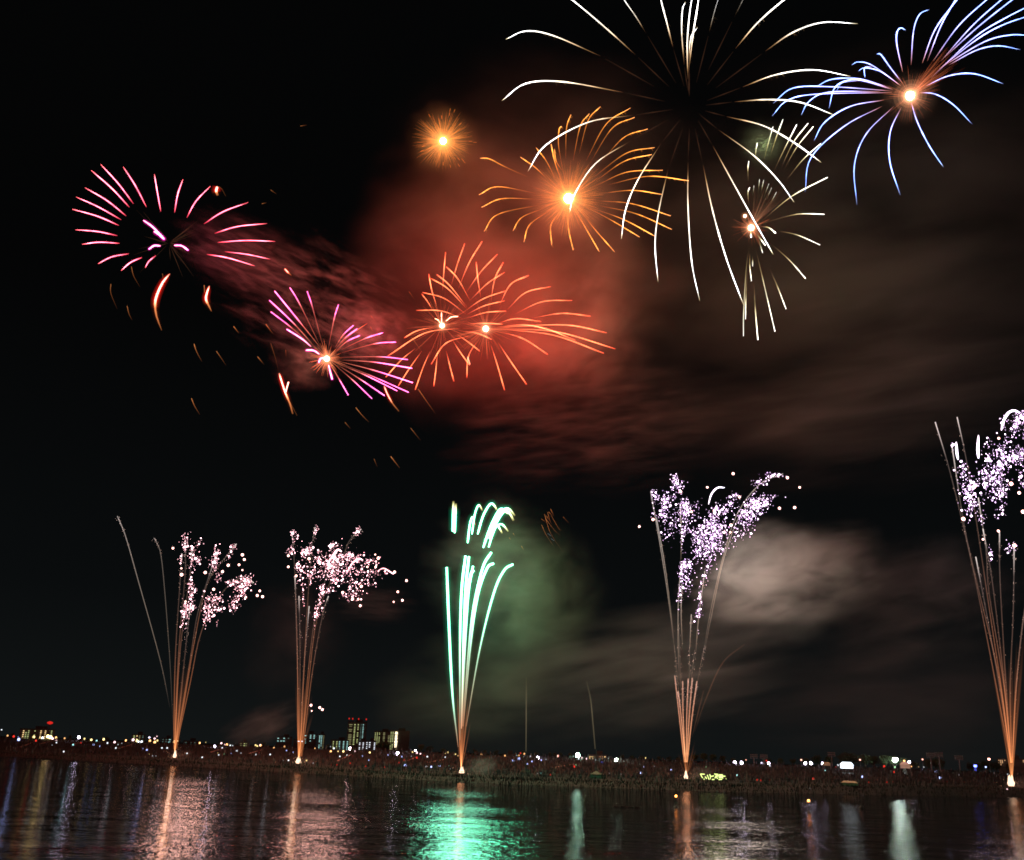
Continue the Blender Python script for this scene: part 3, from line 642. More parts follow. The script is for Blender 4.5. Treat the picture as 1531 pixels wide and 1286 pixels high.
def trails(root, S, base, zf, lst, wpx=1.7, mat=m_trail, heat=1.0, name='trail', spread=.5, n=22, prof='even'):
    k = S / F
    for item in lst:
        pts, hh, ww = (item if isinstance(item, tuple) and isinstance(item[0], list) else (item, 1.0, 1.0))
        q = zf(pts); sd = rnd.uniform(-1, 1) * spread
        lift = [(x, y, sd * (base[1] - y) * .12) for x, y in q]
        path = smooth_path(lift, n); P = [sat(v.x, v.y, S + v.z * k) for v in path]; mm = len(P); pf = profile(prof)
        T = Tubes(); T.add(P, [wpx * .72 * ww / 2 * k * pf(i / (mm - 1)) for i in range(mm)], heat=heat * hh)
        au = BLOOM.get(mat.name.split('.')[0])
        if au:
            for rr, h2 in ((1.8, .2), (3.2, .08), (5.0, .03)): T.add(P, [wpx * .72 * rr * ww / 2 * k * pf(i / (mm - 1)) for i in range(mm)], heat=heat * hh * h2, mi=1, n=8)  # emissive sheaths stand in for bloom along the comet
        T.build(name, [mat, au] if au else mat, root)
        if name == 'trail':
            for _ in range(int(46 * ww)):
                i_ = int(rnd.random() ** .7 * (mm - 1)); v = path[i_].lerp(path[min(mm - 1, i_ + 1)], rnd.random()); f_ = i_ / mm
                GRIT.append((sat(v.x + rnd.gauss(.5, .7 + 1.6 * f_ * f_), v.y + abs(rnd.gauss(0, 2)), S + v.z * k), rnd.uniform(.12, .32) * k, f_))
def plume(root, S, base, pts_top, num, wpx=2.2, heat=1.0):
    num = int(num * 1.7); heat *= .85; wpx *= .8
    """the orange fan of fresh trails above the flame; pts_top: (x0, x1, y) where it fades"""
    k = S / F; x0, x1, yt = pts_top
    for i in range(num):
        f_ = (i + .5) / num; xt = x0 + (x1 - x0) * f_ + rnd.uniform(-.8, .8); y_ = yt + rnd.uniform(-25, 45)
        sd = rnd.uniform(-1, 1) * .06
        pts = [(base[0] + (xt - base[0]) * .02, base[1] - 12, 0), (base[0] + (xt - base[0]) * .42, base[1] + (y_ - base[1]) * .45, sd * 40), (xt, y_, sd * 90)]
        path = smooth_path(pts, 14); P = [sat(v.x, v.y, S + v.z * k) for v in path]; mm = len(P)
        T = Tubes(); T.add(P, [(wpx * (.45 + .75 * i_ / mm)) / 2 * k for i_ in range(mm)], heat=heat * rnd.uniform(.5, 1.4)); T.build('fresh_trail', m_plume, root)
def sparks(root, S, zf, sc, clusters, stars, mat, key, size=1.5, starsize=2.6):
    k = S / F; pts = []
    for (x, y, rx, ry, num) in clusters:
        dz = rnd.uniform(-22, 22); lean = rnd.uniform(.1, .3)
        for _ in range(int(num * .9)):
            gx, gy = rnd.gauss(0, .55), rnd.gauss(-.1, .55)
            if rnd.random() < .16: gy += rnd.expovariate(1.5); gx += rnd.gauss(0, .3)
            X, Y = x + rx * (gx - lean * gy), y + ry * gy
            q = zf([(X, Y)])[0]; pts.append((q[0], q[1], dz + rnd.uniform(-1, 1) * min(rx, ry) / sc, size * (min(1.8, .34 + rnd.expovariate(3.6)))))
    pts.sort(key=lambda p: -p[3])
    me = unit_spark(mat, key)
    nbig = 100 - len(stars) - 2
    for (x, y, z_, s) in pts[:nbig]:
        o = bpy.data.objects.new('spark', me); C.objects.link(o); o.parent = root
        o.location = sat(x, y, S + z_ * k) - root.location; o.scale = (s * k,) * 3
    T = Tubes()
    for (x, y, z_, s) in pts[nbig:]: T.blob(sat(x, y, S + z_ * k), s * k * .95, heat=min(2.2, .22 + rnd.expovariate(1.6)), t=rnd.random() ** .6, st=rnd.uniform(.9, 1.5))
    if T.v: T.build('fine_sparks', mat, root, 'stuff')
    ms = unit_spark(m_star, 'star')
    for (x, y) in stars:
        q = zf([(x, y)])[0]; s = starsize * rnd.uniform(.55, 1.15)
        o = bpy.data.objects.new('star', ms); C.objects.link(o); o.parent = root
        o.location = sat(q[0], q[1], S + rnd.uniform(-14, 14) * k) - root.location; o.scale = (s * k,) * 3

# ---- fountain 1
b1 = (261, 1135)
r1, p1, S1 = fountain('leftmost spark fountain, thin orange trails ending in loose pink-white sparks', b1, (13, 8))
z1 = Z(160, 750, 3.215); zz1 = Z(250, 780, 7.5625)
trails(r1, S1, b1, z1, [([(302, 990), (255, 760), (150, 380), (90, 170), (50, 70)], .8, .8), ([(318, 1100), (300, 730), (265, 300), (240, 200), (225, 175)], .5, .7)], 1.7, m_trail2)
trails(r1, S1, b1, z1, [
    [(320, 1190), (328, 760), (350, 400), (360, 250)], [(325, 1190), (345, 720), (375, 350), (375, 190)], [(325, 1190), (350, 730), (395, 380), (410, 220)], [(330, 1190), (372, 760), (400, 500)],
    [(330, 1190), (400, 760), (440, 520), (530, 240)], [(335, 1190), (415, 700), (480, 400), (560, 280), (622, 203)], [(340, 1150), (400, 870), (455, 620), (560, 430), (650, 362), (705, 390)]])
plume(r1, S1, b1, (258, 284, 1005), 12)
grit(r1)
sparks(r1, S1, zz1, 7.56, [(200, 250, 45, 90, 60), (155, 440, 15, 60, 18), (278, 340, 22, 60, 32), (335, 420, 48, 60, 48), (285, 500, 30, 80, 22), (265, 700, 35, 50, 32), (285, 780, 42, 50, 34), (265, 850, 30, 40, 25),
    (215, 1010, 52, 110, 120), (290, 950, 30, 70, 30), (355, 245, 32, 35, 14), (560, 360, 35, 60, 48), (530, 460, 45, 60, 52), (540, 530, 40, 35, 14), (750, 290, 38, 40, 26), (705, 390, 26, 60, 16), (590, 600, 45, 40, 16),
    (575, 660, 38, 20, 16), (480, 880, 70, 60, 50), (570, 880, 60, 60, 66), (450, 990, 50, 90, 72), (520, 1010, 50, 60, 32), (450, 1100, 50, 40, 30), (590, 990, 40, 30, 18), (740, 690, 60, 36, 50), (880, 680, 95, 66, 120),
    (830, 790, 72, 80, 84), (770, 900, 60, 60, 48), (760, 970, 66, 40, 30), (560, 1150, 25, 35, 6)],
    [(65, 300), (160, 528), (162, 600), (430, 575), (690, 493), (850, 375), (872, 428), (812, 488), (850, 548), (1047, 783), (1018, 835), (1078, 848), (888, 855), (207, 903), (525, 765), (625, 565)], m_spk, 'pink', .85, 2.0)
z1c = zz1([(500, 830)])[0]
lamp('spark_light', sat(*z1c, S1), (1, .52, .42), .3e5, 5, r1)
# ---- fountain 2
b2 = (446.5, 1144)
r2, p2, S2 = fountain('second spark fountain from left, pink-white spark cloud drifting to the right', b2, (13, 9))
z2 = Z(400, 770, 3.296); zz2 = Z(420, 780, 7.655)
trails(r2, S2, b2, z2, [[(152, 1200), (150, 850), (141, 450), (130, 200), (120, 80)], [(155, 1200), (160, 700), (155, 400)], [(160, 1190), (188, 600), (214, 200), (235, 60)], [(160, 1190), (176, 800), (205, 450)],
    [(165, 1190), (208, 700), (250, 430), (340, 180)], [(170, 1190), (220, 780), (270, 500), (300, 400)], [(165, 1190), (200, 850), (250, 480), (370, 210), (405, 125), (462, 70)], [(150, 1190), (148, 800), (140, 480), (135, 300)]])
plume(r2, S2, b2, (442, 469, 1030), 12)
streaky = [([(520, 510), (590, 395), (650, 322), (695, 345)], 4.0), ([(750, 600), (815, 480), (890, 425), (935, 440)], 3.2), ([(1100, 570), (1170, 535), (1235, 565), (1290, 602)], 2.4)]
for pl, w_ in streaky: trails(r2, S2, b2, zz2, [pl], w_, m_spk, 1.0, 'curved_comet', 0, 12, 'belly')
grit(r2)
sparks(r2, S2, zz2, 7.655, [(140, 130, 30, 40, 32), (165, 215, 50, 40, 15), (115, 340, 48, 40, 45), (250, 370, 30, 50, 45), (315, 340, 50, 60, 80), (190, 500, 35, 40, 40), (225, 560, 30, 60, 30), (440, 350, 25, 20, 18),
    (340, 600, 110, 100, 115), (440, 440, 60, 50, 60), (600, 280, 50, 45, 42), (610, 450, 120, 120, 230), (540, 500, 70, 60, 100), (640, 620, 110, 100, 140), (790, 400, 60, 60, 70), (860, 430, 70, 60, 60),
    (780, 560, 60, 60, 45), (900, 590, 60, 60, 40), (1020, 460, 90, 50, 62), (830, 740, 90, 80, 84), (840, 850, 60, 50, 35), (1070, 590, 90, 50, 60), (1020, 700, 60, 60, 25), (470, 790, 30, 80, 50), (430, 950, 30, 80, 45),
    (560, 790, 80, 40, 28), (740, 850, 60, 40, 20), (400, 1080, 30, 60, 25), (880, 110, 30, 50, 42), (400, 90, 25, 50, 25), (260, 950, 20, 180, 22)],
    [(85, 517), (175, 620), (85, 390), (1300, 577), (1437, 675), (1338, 803), (1390, 900), (1290, 918), (908, 962), (820, 885), (885, 888), (708, 810), (920, 740), (990, 518), (1085, 518), (1080, 377), (1115, 417), (322, 425)], m_spk, 'pink', .85, 2.0)
lamp('spark_light', sat(505, 850, S2), (1, .52, .42), .28e5, 5, r2)
# ---- low stray stars beside fountain 2
rs = thing('stray_stars', 'three tiny pink-white stars floating low beside the second fountain trails', 'stray sparks', sat(474, 1058, S2))
for (x, y) in ((465, 1054.5), (478, 1058), (482, 1061), (466, 1063)):
    T = Tubes(); T.blob(sat(x, y, S2), 1.7 * S2 / F if y != 1063 else .9 * S2 / F, data=ICO1); T.build('star', m_star, rs)
# ---- fountain 3, green
b3 = (689.5, 1159)
r3, p3, S3 = fountain('middle fountain of thick green-white comets, the brightest on the bank', b3, (11, 10))
z3 = Z(620, 730, 2.92); zz3 = Z(660, 740, 7.655)
trails(r3, S3, b3, z3, [([(190, 1130), (165, 900), (150, 600), (140, 345)], .8, 1.0), [(198, 1100), (198, 700), (205, 450), (222, 295)], [(203, 1050), (213, 700), (222, 450), (237, 298)], [(205, 1050), (222, 650), (235, 450), (255, 340)],
    [(208, 1040), (240, 650), (265, 480), (300, 340), (335, 280)], [(212, 1040), (245, 680), (275, 470), (315, 352), (345, 328)], ([(225, 1040), (285, 700), (345, 460), (390, 360), (430, 332)], .9, .9), [(204, 1050), (216, 620), (240, 400), (258, 358)]],
    4.8, m_gc, 1, 'green_comet', .4, 30, 'rise')
for pl, w_, mm_ in [([(130, 420), (133, 250), (138, 72)], 4, m_gc), ([(152, 435), (158, 260), (165, 98)], 4, m_gc), ([(300, 550), (325, 345), (350, 262), (372, 258)], 3.6, m_gc2), ([(350, 450), (375, 260), (405, 150), (435, 120), (468, 180)], 3.0, m_gc2),
    ([(415, 450), (470, 260), (530, 140), (575, 100), (612, 132), (635, 178)], 3.6, m_gc2), ([(478, 605), (560, 370), (640, 205), (690, 160), (745, 200), (770, 215)], 4.2, m_gc2), ([(545, 500), (600, 330), (680, 200), (740, 155), (790, 175), (840, 240)], 3.4, m_gc2),
    ([(555, 490), (640, 300), (720, 188), (780, 212), (825, 295)], 4.2, m_gc2), ([(540, 600), (580, 470), (630, 350), (665, 385), (695, 440)], 3.2, m_gc2), ([(555, 510), (620, 372), (680, 335), (720, 362), (765, 420)], 3.0, m_gc2), ([(390, 345), (378, 300), (376, 260)], 1.2, m_emb)]:
    trails(r3, S3, b3, zz3, [pl], w_, mm_ if mm_ is not m_gc else m_gc2, 1 if mm_ is not m_emb else .8, 'green_comet', .2, 16, 'even')
plume(r3, S3, b3, (680, 704, 1040), 12, 2.2, 1.5)
lamp('comet_light', sat(697, 945, S3), (.26, 1, .62), .26e5, 7, r3); lamp('comet_light', sat(722, 790, S3), (.12, 1, .52), 1.1e5, 8, r3)
# ---- fountain 4, violet
b4 = (1026, 1168.5)
r4, p4, S4 = fountain('fourth fountain from left, tall violet-white spark cloud over short orange trails', b4, (14, 9.5))
z4 = Z(930, 690, 2.624); zz4 = Z(940, 690, 5.36)
trails(r4, S4, b4, z4, [[(245, 1180), (225, 1000), (207, 840)], [(248, 1180), (240, 1000), (238, 862)], [(252, 1180), (254, 1000), (260, 852)], [(254, 1180), (264, 1000), (276, 850)], [(256, 1180), (275, 1000), (294, 862)], [(250, 1180), (232, 1000), (220, 900)]], 2.2,
    burn('short_trail_burn', [(0, (1, .40, .16), .4), (.6, (1, .40, .24), .26), (1, (1, .5, .36), .3)], additive=True), 1.0, 'trail', .2)
trails(r4, S4, b4, z4, [[(208, 755), (185, 560), (150, 330), (112, 118)], [(225, 860), (220, 700), (222, 520), (235, 400)], [(238, 740), (232, 600), (235, 480)], [(205, 700), (170, 420), (135, 220)], [(288, 770), (300, 620), (325, 430)], [(265, 740), (272, 600)],
    [(320, 750), (345, 600), (390, 400), (450, 210), (540, 90), (632, 48)], [(325, 740), (352, 600), (400, 380), (470, 200), (560, 140)], [(230, 400), (233, 300), (228, 170)]], 1.5, m_trail2, 1.0, 'trail', .3)
trails(r4, S4, b4, z4, [[(245, 1150), (222, 900), (205, 720)], [(250, 1150), (232, 900), (228, 800), (222, 640)], [(253, 1150), (268, 900), (285, 740)], [(256, 1150), (290, 900), (325, 720)], [(252, 1150), (262, 920), (265, 720)]], 1.1, burn('linking_trail_burn', [(0, (.9, .4, .2), .06), (.6, (.7, .45, .3), .05), (1, (.8, .6, .5), .08)]), 1.0, 'trail', .2)
trails(r4, S4, b4, z4, [[(285, 1060), (330, 930), (395, 790), (480, 718)], [(275, 1080), (300, 980), (320, 900)]], 2.0, m_fain, 1.3, 'faint_trail', .1)
trails(r4, S4, b4, zz4, [[(640, 345), (662, 265), (710, 212), (768, 210)]], 3.0, m_arcw, 1, 'curved_comet', 0, 12, 'belly')
plume(r4, S4, b4, (1013, 1042, 1085), 10, 2.0, .8)
grit(r4)
sparks(r4, S4, zz4, 5.36, [(190, 245, 18, 15, 14), (210, 290, 25, 60, 42), (295, 320, 45, 70, 120), (270, 430, 35, 55, 75), (340, 470, 60, 80, 52), (310, 580, 50, 60, 24), (370, 160, 30, 70, 74), (415, 210, 35, 50, 36), (365, 280, 20, 20, 8), (440, 350, 50, 60, 84),
    (450, 450, 50, 80, 84), (500, 400, 70, 60, 60), (460, 540, 50, 60, 50), (510, 590, 30, 60, 25), (430, 620, 15, 90, 25), (455, 830, 48, 44, 100), (425, 920, 36, 100, 62), (470, 960, 36, 100, 42), (410, 1060, 20, 70, 30), (690, 400, 50, 50, 95), (640, 500, 90, 60, 95),
    (670, 550, 90, 70, 170), (560, 620, 60, 90, 110), (650, 660, 90, 80, 150), (640, 730, 60, 80, 110), (750, 560, 90, 80, 80), (720, 690, 60, 70, 60), (550, 730, 28, 90, 60), (770, 400, 50, 50, 60), (810, 330, 35, 60, 46), (860, 275, 40, 20, 25), (1000, 350, 100, 64, 190),
    (950, 440, 90, 70, 190), (1060, 320, 76, 56, 62), (1150, 290, 60, 30, 20), (930, 560, 80, 50, 30), (1050, 170, 55, 35, 48), (1150, 110, 80, 22, 50), (850, 620, 30, 50, 15), (625, 870, 30, 50, 20), (600, 950, 40, 60, 12), (570, 1120, 22, 120, 42), (555, 1220, 18, 60, 30)],
    [(837, 98), (630, 207), (1370, 208), (1330, 370), (1208, 375), (195, 465), (85, 522), (415, 242), (503, 402), (820, 510), (815, 568), (765, 568), (888, 285), (685, 395), (1272, 130)], m_spkv, 'violet', .85, 2.0)
lamp('spark_light', sat(1088, 812, S4 + 7), (1, .82, .68), .55e5, 9, r4)
# ---- fountain 5, violet, cut by the right edge
b5 = (1513, 1178)
r5, p5, S5 = fountain('rightmost fountain, cut by the photo edge, tallest violet-white sparks and long trails', b5, (17, 11))
z5 = Z(1360, 590, 2.144); zz5 = Z(1380, 600, 5.146)
trails(r5, S5, b5, z5, [[(325, 1180), (290, 1000), (240, 740), (190, 500), (130, 250), (82, 88)], [(325, 1180), (285, 900), (215, 600), (175, 420), (135, 160)], [(325, 1180), (295, 950), (250, 650), (210, 380), (180, 200), (152, 72)], [(326, 1180), (300, 900), (265, 600), (235, 430)],
    [(327, 1180), (310, 950), (290, 600), (288, 440)], [(328, 1180), (322, 950), (332, 700), (335, 490)], [(329, 1180), (345, 900), (375, 650), (440, 380)], [(329, 1180), (340, 950), (365, 720), (400, 500)], [(325, 1180), (305, 950), (255, 640), (245, 500), (220, 330)],
    [(325, 1180), (292, 960), (250, 720), (212, 520)]], 1.8, m_trail, 1.1)
plume(r5, S5, b5, (1482, 1533, 960), 14, 2.3, .9)
for pl, w_ in [([(255, 312), (260, 390), (270, 450)], 4.4), ([(427, 260), (422, 370), (427, 440)], 4.6), ([(603, 225), (618, 155), (655, 92), (700, 72), (742, 86)], 4.4)]:
    trails(r5, S5, b5, zz5, [pl], w_, m_arcw, 1, 'curved_comet', 0, 12, 'belly')
grit(r5)
sparks(r5, S5, zz5, 5.146, [(230, 340, 18, 26, 20), (300, 510, 45, 45, 32), (310, 600, 36, 70, 45), (370, 600, 45, 50, 22), (345, 690, 46, 80, 90), (395, 650, 38, 36, 30), (370, 790, 38, 70, 45), (420, 800, 36, 56, 24), (455, 890, 36, 36, 18), (450, 560, 30, 60, 20), (500, 450, 50, 50, 50),
    (500, 330, 48, 48, 18), (500, 600, 56, 90, 105), (560, 560, 60, 90, 95), (590, 650, 60, 80, 80), (600, 500, 30, 80, 62), (600, 390, 40, 50, 45), (620, 190, 30, 50, 28), (680, 440, 80, 60, 115), (740, 420, 60, 60, 60), (720, 200, 55, 80, 110), (750, 120, 40, 50, 50), (640, 320, 30, 50, 15),
    (620, 700, 40, 60, 40), (570, 730, 30, 40, 30), (590, 820, 50, 30, 14), (600, 880, 40, 15, 8), (520, 1180, 14, 60, 22), (760, 600, 28, 80, 40), (680, 1130, 40, 50, 30), (840, 300, 70, 160, 120), (860, 560, 60, 120, 70)],
    [(310, 905), (462, 1062), (580, 998), (703, 1110), (678, 635), (583, 285), (740, 705), (770, 850), (395, 655), (860, 760)], m_spkv, 'violet', .95, 2.4)
lamp('spark_light', sat(1500, 730, S5), (1, .72, .75), .4e5, 5, r5)

# ================================================================== SMOKE
smoke('red-lit smoke bank glowing around and right of the two red bursts', 765, 400, 405, 275, 290, 150, -10, .0180, 1.8, (1, 1, 1.5), .32, .75, albedo=(.82, .68, .64), seed=3, soft=.6)  # red light partly put into the warm albedo; the smoke itself is pale
smoke('brighter dense patch of red-lit smoke just right of the red bursts', 850, 490, 395, 150, 140, 90, -25, .0340, 2.2, (1, 1, 1.4), .38, .7, albedo=(.82, .68, .64), seed=9)  # same warm albedo tint, deepening the red light
smoke('thin brown smoke veil spread behind the orange burst', 820, 220, 425, 260, 200, 120, 0, .0032, 1.8, (1, 1, 1.5), .3, .75, seed=5)
smoke('soft smoke glowing round the core of the orange burst', *cE, SE, 95, 90, 80, 0, .0105, 1.4, (1, 1, 1), .1, .6, seed=6, soft=.1)
smoke('soft smoke glowing round the small golden burst', *cF, SF, 62, 62, 60, 0, .0075, 1.4, (1, 1, 1), .1, .6, seed=7, soft=.1)
smoke('small brownish smoke ball at the core of the blue burst', *cH, SH, 46, 46, 40, 0, .0022, 1.4, (1, 1, 1), .1, .6, albedo=(.8, .4, .25), seed=8, soft=.1)
smoke('ragged crimson smoke between the pink and magenta bursts', 470, 450, 385, 185, 115, 70, 20, .0700, 4.4, (1, 1, 2.1), .55, .80, seed=11)
smoke('brown puff of smoke lit at the lower left of the magenta core', 455, 545, 356, 60, 45, 40, 0, .0100, 2.2, (1, 1, 1.4), .4, .7, seed=13)
smoke('magenta-red smoke lump above the magenta core', 548, 495, 375, 75, 60, 40, 10, .0600, 3.4, (1, 1, 1.5), .46, .72, seed=15)
smoke('faint dark red smoke trailing off the pink burst to the right', 370, 385, 378, 120, 70, 50, 15, .0300, 4.8, (.8, 1, 3.0), .47, .8, seed=17)
smoke('broad dim olive-brown smoke filling the sky at right', 1240, 390, 440, 500, 380, 220, 0, .0046, 2.2, (1, 1, 2.0), .36, .8, seed=21, soft=.4)
smoke('streaky grey-brown smoke drifting under the red bursts', 880, 625, 385, 260, 140, 80, -6, .0120, 3.4, (1, 1, 3.0), .46, .85, seed=23)
smoke('dim dark smoke bank at right between the bursts and violet fountains', 1270, 600, 420, 330, 150, 90, -5, .0085, 2.0, (1, 1, 3.0), .38, .85, seed=25)
smoke('pale beige smoke cloud right of the violet fourth fountain', 1175, 868, S4 + 14, 165, 105, 60, -12, .1100, 1.6, (1, 1, 1.4), .36, .80, seed=27)
smoke('dim brown smoke patch lower down between fourth and fifth fountains', 1370, 900, S4 + 30, 160, 110, 60, -14, .0110, 1.8, (1, 1, 1.8), .36, .8, seed=29)
smoke('green-lit smoke column rising right of the green comets', 782, 900, S3 + 14, 140, 165, 60, -20, .0210, 1.6, (1, 1, 1.4), .36, .80, albedo=(.85, .85, .65), seed=31)
smoke('dark green smoke veil behind the tips of the green comets', 730, 850, S3 + 26, 110, 130, 60, 0, .0120, 1.8, (1, 1, 3), .3, .75, seed=32)
smoke('grey-green smoke sinking low left and right of the green fountain', 730, 1035, S3 + 22, 190, 120, 60, -8, .0110, 1.7, (1, 1, 1.4), .34, .8, albedo=(.85, .85, .7), seed=33)
smoke('wide dim green haze low above the bank at the fourth fountain', 970, 1005, S3 + 26, 270, 120, 60, -10, .0200, 1.7, (1, 1, 2.0), .34, .8, seed=35)
smoke('low dim grey haze above the right part of the bank', 1350, 1050, S4 + 70, 260, 110, 80, -4, .0050, 1.5, (1, 1, 2.0), .30, .8, seed=36)
smoke('faint brown smoke left of the second fountain trails', 395, 1085, S2 + 8, 70, 34, 30, -25, .0260, 1.8, (1, 1, 1.5), .34, .75, seed=37)
smoke('very faint grey smoke beside the second fountain', 440, 960, S2 + 20, 90, 110, 50, 0, .0040, 1.8, (1, 1, 1.4), .36, .8, seed=39)
smoke('dull green smoke below the spark cloud of the second fountain', 560, 905, S2 + 12, 70, 36, 30, 0, .0080, 2, (1, 1, 3), .36, .8, seed=40)
smoke('small olive smoke patch at the head of the pale burst', 1140, 215, SI + 12, 40, 50, 25, -20, .0120, 1.6, (1, 1, 1.3), .3, .8, seed=41)
for nm, (bx, by), S_, sz in (('leftmost', b1, S1, 12), ('second', b2, S2, 14), ('green', b3, S3, 24), ('fourth', b4, S4, 20), ('rightmost', b5, S5, 14)):
    smoke('low orange-lit launch smoke at the foot of the %s fountain' % nm, bx + sz * 1.1, by - sz * .45, S_ + 2, sz * 1.5, sz * .8, sz * .8, -22, .12, 1.8, (1, 1, 1.5), .36, .75, seed=bx % 17)

# ================================================================== BUOYS, LOG
m_bu = surf('buoy_paint', (.03, .03, .03), .5); m_bl = glow('amber_buoy_lamp', (1, .30, .05), 16)
def on_water(px, py):
    d = ray(px, py); return CP + d * (-CAM_Z / d.z)
def buoy(px, py_base, lit, label):
    p = on_water(px, py_base); S = (p - CP).length; k = S / F
    root = thing('lighted_buoy' if lit else 'channel_buoy', label, 'buoy', p, 'buoys floating on the river')
    mb = MB(); mb.lathe((0, 0, -.25), [(.3 * k, 0), (3.0 * k, .1), (3.3 * k, 1.8 * k), (2.2 * k, 3.2 * k), (1.0 * k, 4.4 * k), (.7 * k, 5.2 * k)], 12); mb.build('float', m_bu, root, True)
    if lit:
        mb = MB(); mb.tube((0, 0, 4.5 * k), (0, 0, 13.2 * k), .35 * k, .3 * k, 8)
        for a in range(3):
            an = a * 2.09; mb.tube((1.0 * k * math.cos(an), 1.0 * k * math.sin(an), 4.4 * k), (.2 * k * math.cos(an), .2 * k * math.sin(an), 9 * k), .16 * k, .12 * k, 5)
        mb.build('mast', m_iron, root)
        mb = MB(); mb.lathe((0, 0, 13.2 * k), [(1.0 * k, 0), (1.0 * k, .4 * k)], 8); mb.lathe((0, 0, 16.0 * k), [(1.0 * k, 0), (.2 * k, .8 * k)], 8); mb.build('lamp_cage', m_iron, root)
        mb = MB(); mb.lathe((0, 0, 13.6 * k), [(.9 * k, 0), (1.35 * k, 1.0 * k), (1.2 * k, 1.8 * k), (.8 * k, 2.4 * k)], 10); mb.build('lamp', m_bl, root, True)
    else:
        mb = MB(); mb.lathe((0, 0, 5.0 * k - .25), [(.8 * k, 0), (.1 * k, 3 * k)], 8); mb.build('topmark', m_bu, root)
buoy(1011, 1207.5, True, 'buoy with glowing amber lamp on its mast, left of the two lit ones')
buoy(1210, 1215, True, 'buoy with glowing amber lamp on its mast, right of the two lit ones')
buoy(1111, 1203.5, False, 'small unlit dark buoy floating between the two lit buoys')
buoy(1288, 1208, False, 'small unlit dark buoy floating right of both lit buoys')
p = on_water(938, 1206.5); k = (p - CP).length / F
lg = thing('floating_boom', 'long thin dark log boom floating low on the water below centre', 'log boom', p)
mb = MB()
for i in range(4): mb.tube(((-19 + i * 9.6) * k, 0, .02 + .04 * (i % 2)), ((-19 + i * 9.6 + 9.2) * k, .2, .05), .62 * k, .55 * k * (1 if i < 3 else .7), 8)
mb.build('log', surf('wet_log', (.02, .018, .015), .7), lg, True)
mb = MB()
for i in range(5): mb.lathe(((-19 + i * 9.5) * k, 0, -.1), [(.5 * k, 0), (.75 * k, .5 * k), (.75 * k, .9 * k), (.3 * k, 1.2 * k)], 8)
mb.build('float', m_bu, lg, True)

# ================================================================== TOWN: APARTMENTS
m_bw = surf('apartment_wall', (.07, .07, .072), .9, (.2, .25)); m_dark = surf('roof_plant', (.03, .03, .03), .9)
GL = {'warm': glow('warm_window', (1, .66, .30), 1.5, 'NONE'), 'yel': glow('yellow_window', (.80, .88, .36), .75, 'NONE'), 'teal': glow('teal_window', (.45, .85, .80), .95, 'NONE'),
      'white': glow('white_window', (.85, .9, 1), 1.5, 'NONE'), 'dimt': glow('dim_teal_window', (.4, .7, .6), .22, 'NONE'), 'dimy': glow('dim_yellow_window', (.8, .75, .35), .3, 'NONE'), 'bright': glow('bright_window', (1, .85, .55), 3.5, 'NONE'),
      'or': glow('orange_window', (1, .55, .28), .8, 'NONE')}
m_redb = glow('red_beacon', (1, .03, .02), .75)
win_me = {}
def win_mesh(kind):
    if kind not in win_me:
        mb = MB(); mb.box((0, 0, 0), (1, .3, 1)); me = bpy.data.meshes.new('window'); me.from_pydata(mb.v, [], mb.f); me.materials.append(GL[kind]); win_me[kind] = me
    return win_me[kind]
def building(label, x0, x1, yt, R, colspec, rows, y0, y1, beacons=None, wsz=(1.5, 1.0), name='apartment_block', depth=14, extra_right=0):
    """colspec: list of (px column, kind[, width px]); rows between image rows y0..y1"""
    xm = (x0 + x1) / 2; pt = hat(xm, yt, R); zg = tz(xm, R); k = R / F
    d = hdir(xm); az = math.atan2(-d.x, d.y)
    root = thing(name, label, 'building', (pt.x, pt.y, zg - .5), 'lit buildings of the town behind the levee', az)
    W = (x1 - x0) * k; H = pt.z - zg + .5
    mb = MB(); mb.box((0, depth / 2 + .3, H / 2), (W, depth, H)); mb.build('wall', m_bw, root)
    mb = MB(); mb.box((W * .1, depth / 2, H + 1.2), (W * .35, depth * .5, 2.4)); mb.box((0, depth / 2 + .3, H + .25), (W + .3, depth + .3, .5)); mb.build('roof', m_dark, root)
    nfl = max(2, int(H / 3))
    mb = MB()                                   # balcony bands
    for i in range(1, nfl): mb.box((0, -.25, i * H / nfl), (W * .98, .9, .25))
    mb.build('balcony_slabs', m_bw, root)
    for cs in colspec:
        cx_, kind = cs[0], cs[1]; ww = cs[2] if len(cs) > 2 else wsz[0]
        yr0 = cs[3] if len(cs) > 3 else y0; yr1 = cs[4] if len(cs) > 4 else y1; nr = cs[5] if len(cs) > 5 else rows
        for i in range(nr):
            if rnd.random() < .06: continue
            yy = yr0 + (yr1 - yr0) * i / max(1, nr - 1)
            q = hat(cx_, yy, R)
            o = bpy.data.objects.new('window', win_mesh(kind)); C.objects.link(o); o.parent = root
            o.location = ((cx_ - xm) * k, -.45, q.z - (zg - .5)); o.scale = (ww * k * rnd.uniform(.8, 1.1), 1, wsz[1] * k)
    for bx in (beacons or []):
        mb = MB(); mb.tube((0, 0, 0), (0, 0, 1.6), .15, .12, 6); q = ((bx - xm) * k, 1.5, H + .5)
        ml = mb.build('beacon_post', m_dark, root); ml.location = q
        mb = MB(); mb.lathe((0, 0, 1.6), [(.4, 0), (.75 * k, .5), (.75 * k, .9), (.3, 1.3)], 8); ml = mb.build('beacon', m_redb, root); ml.location = q
building('wide low apartment block with six warm window columns at far left', 36, 77, 1091, 760, [(40.5, 'warm'), (43.5, 'yel'), (46.4, 'yel'), (53.6, 'yel'), (60.7, 'warm'), (66, 'warm'), (73.2, 'yel')], 5, 1093, 1104)
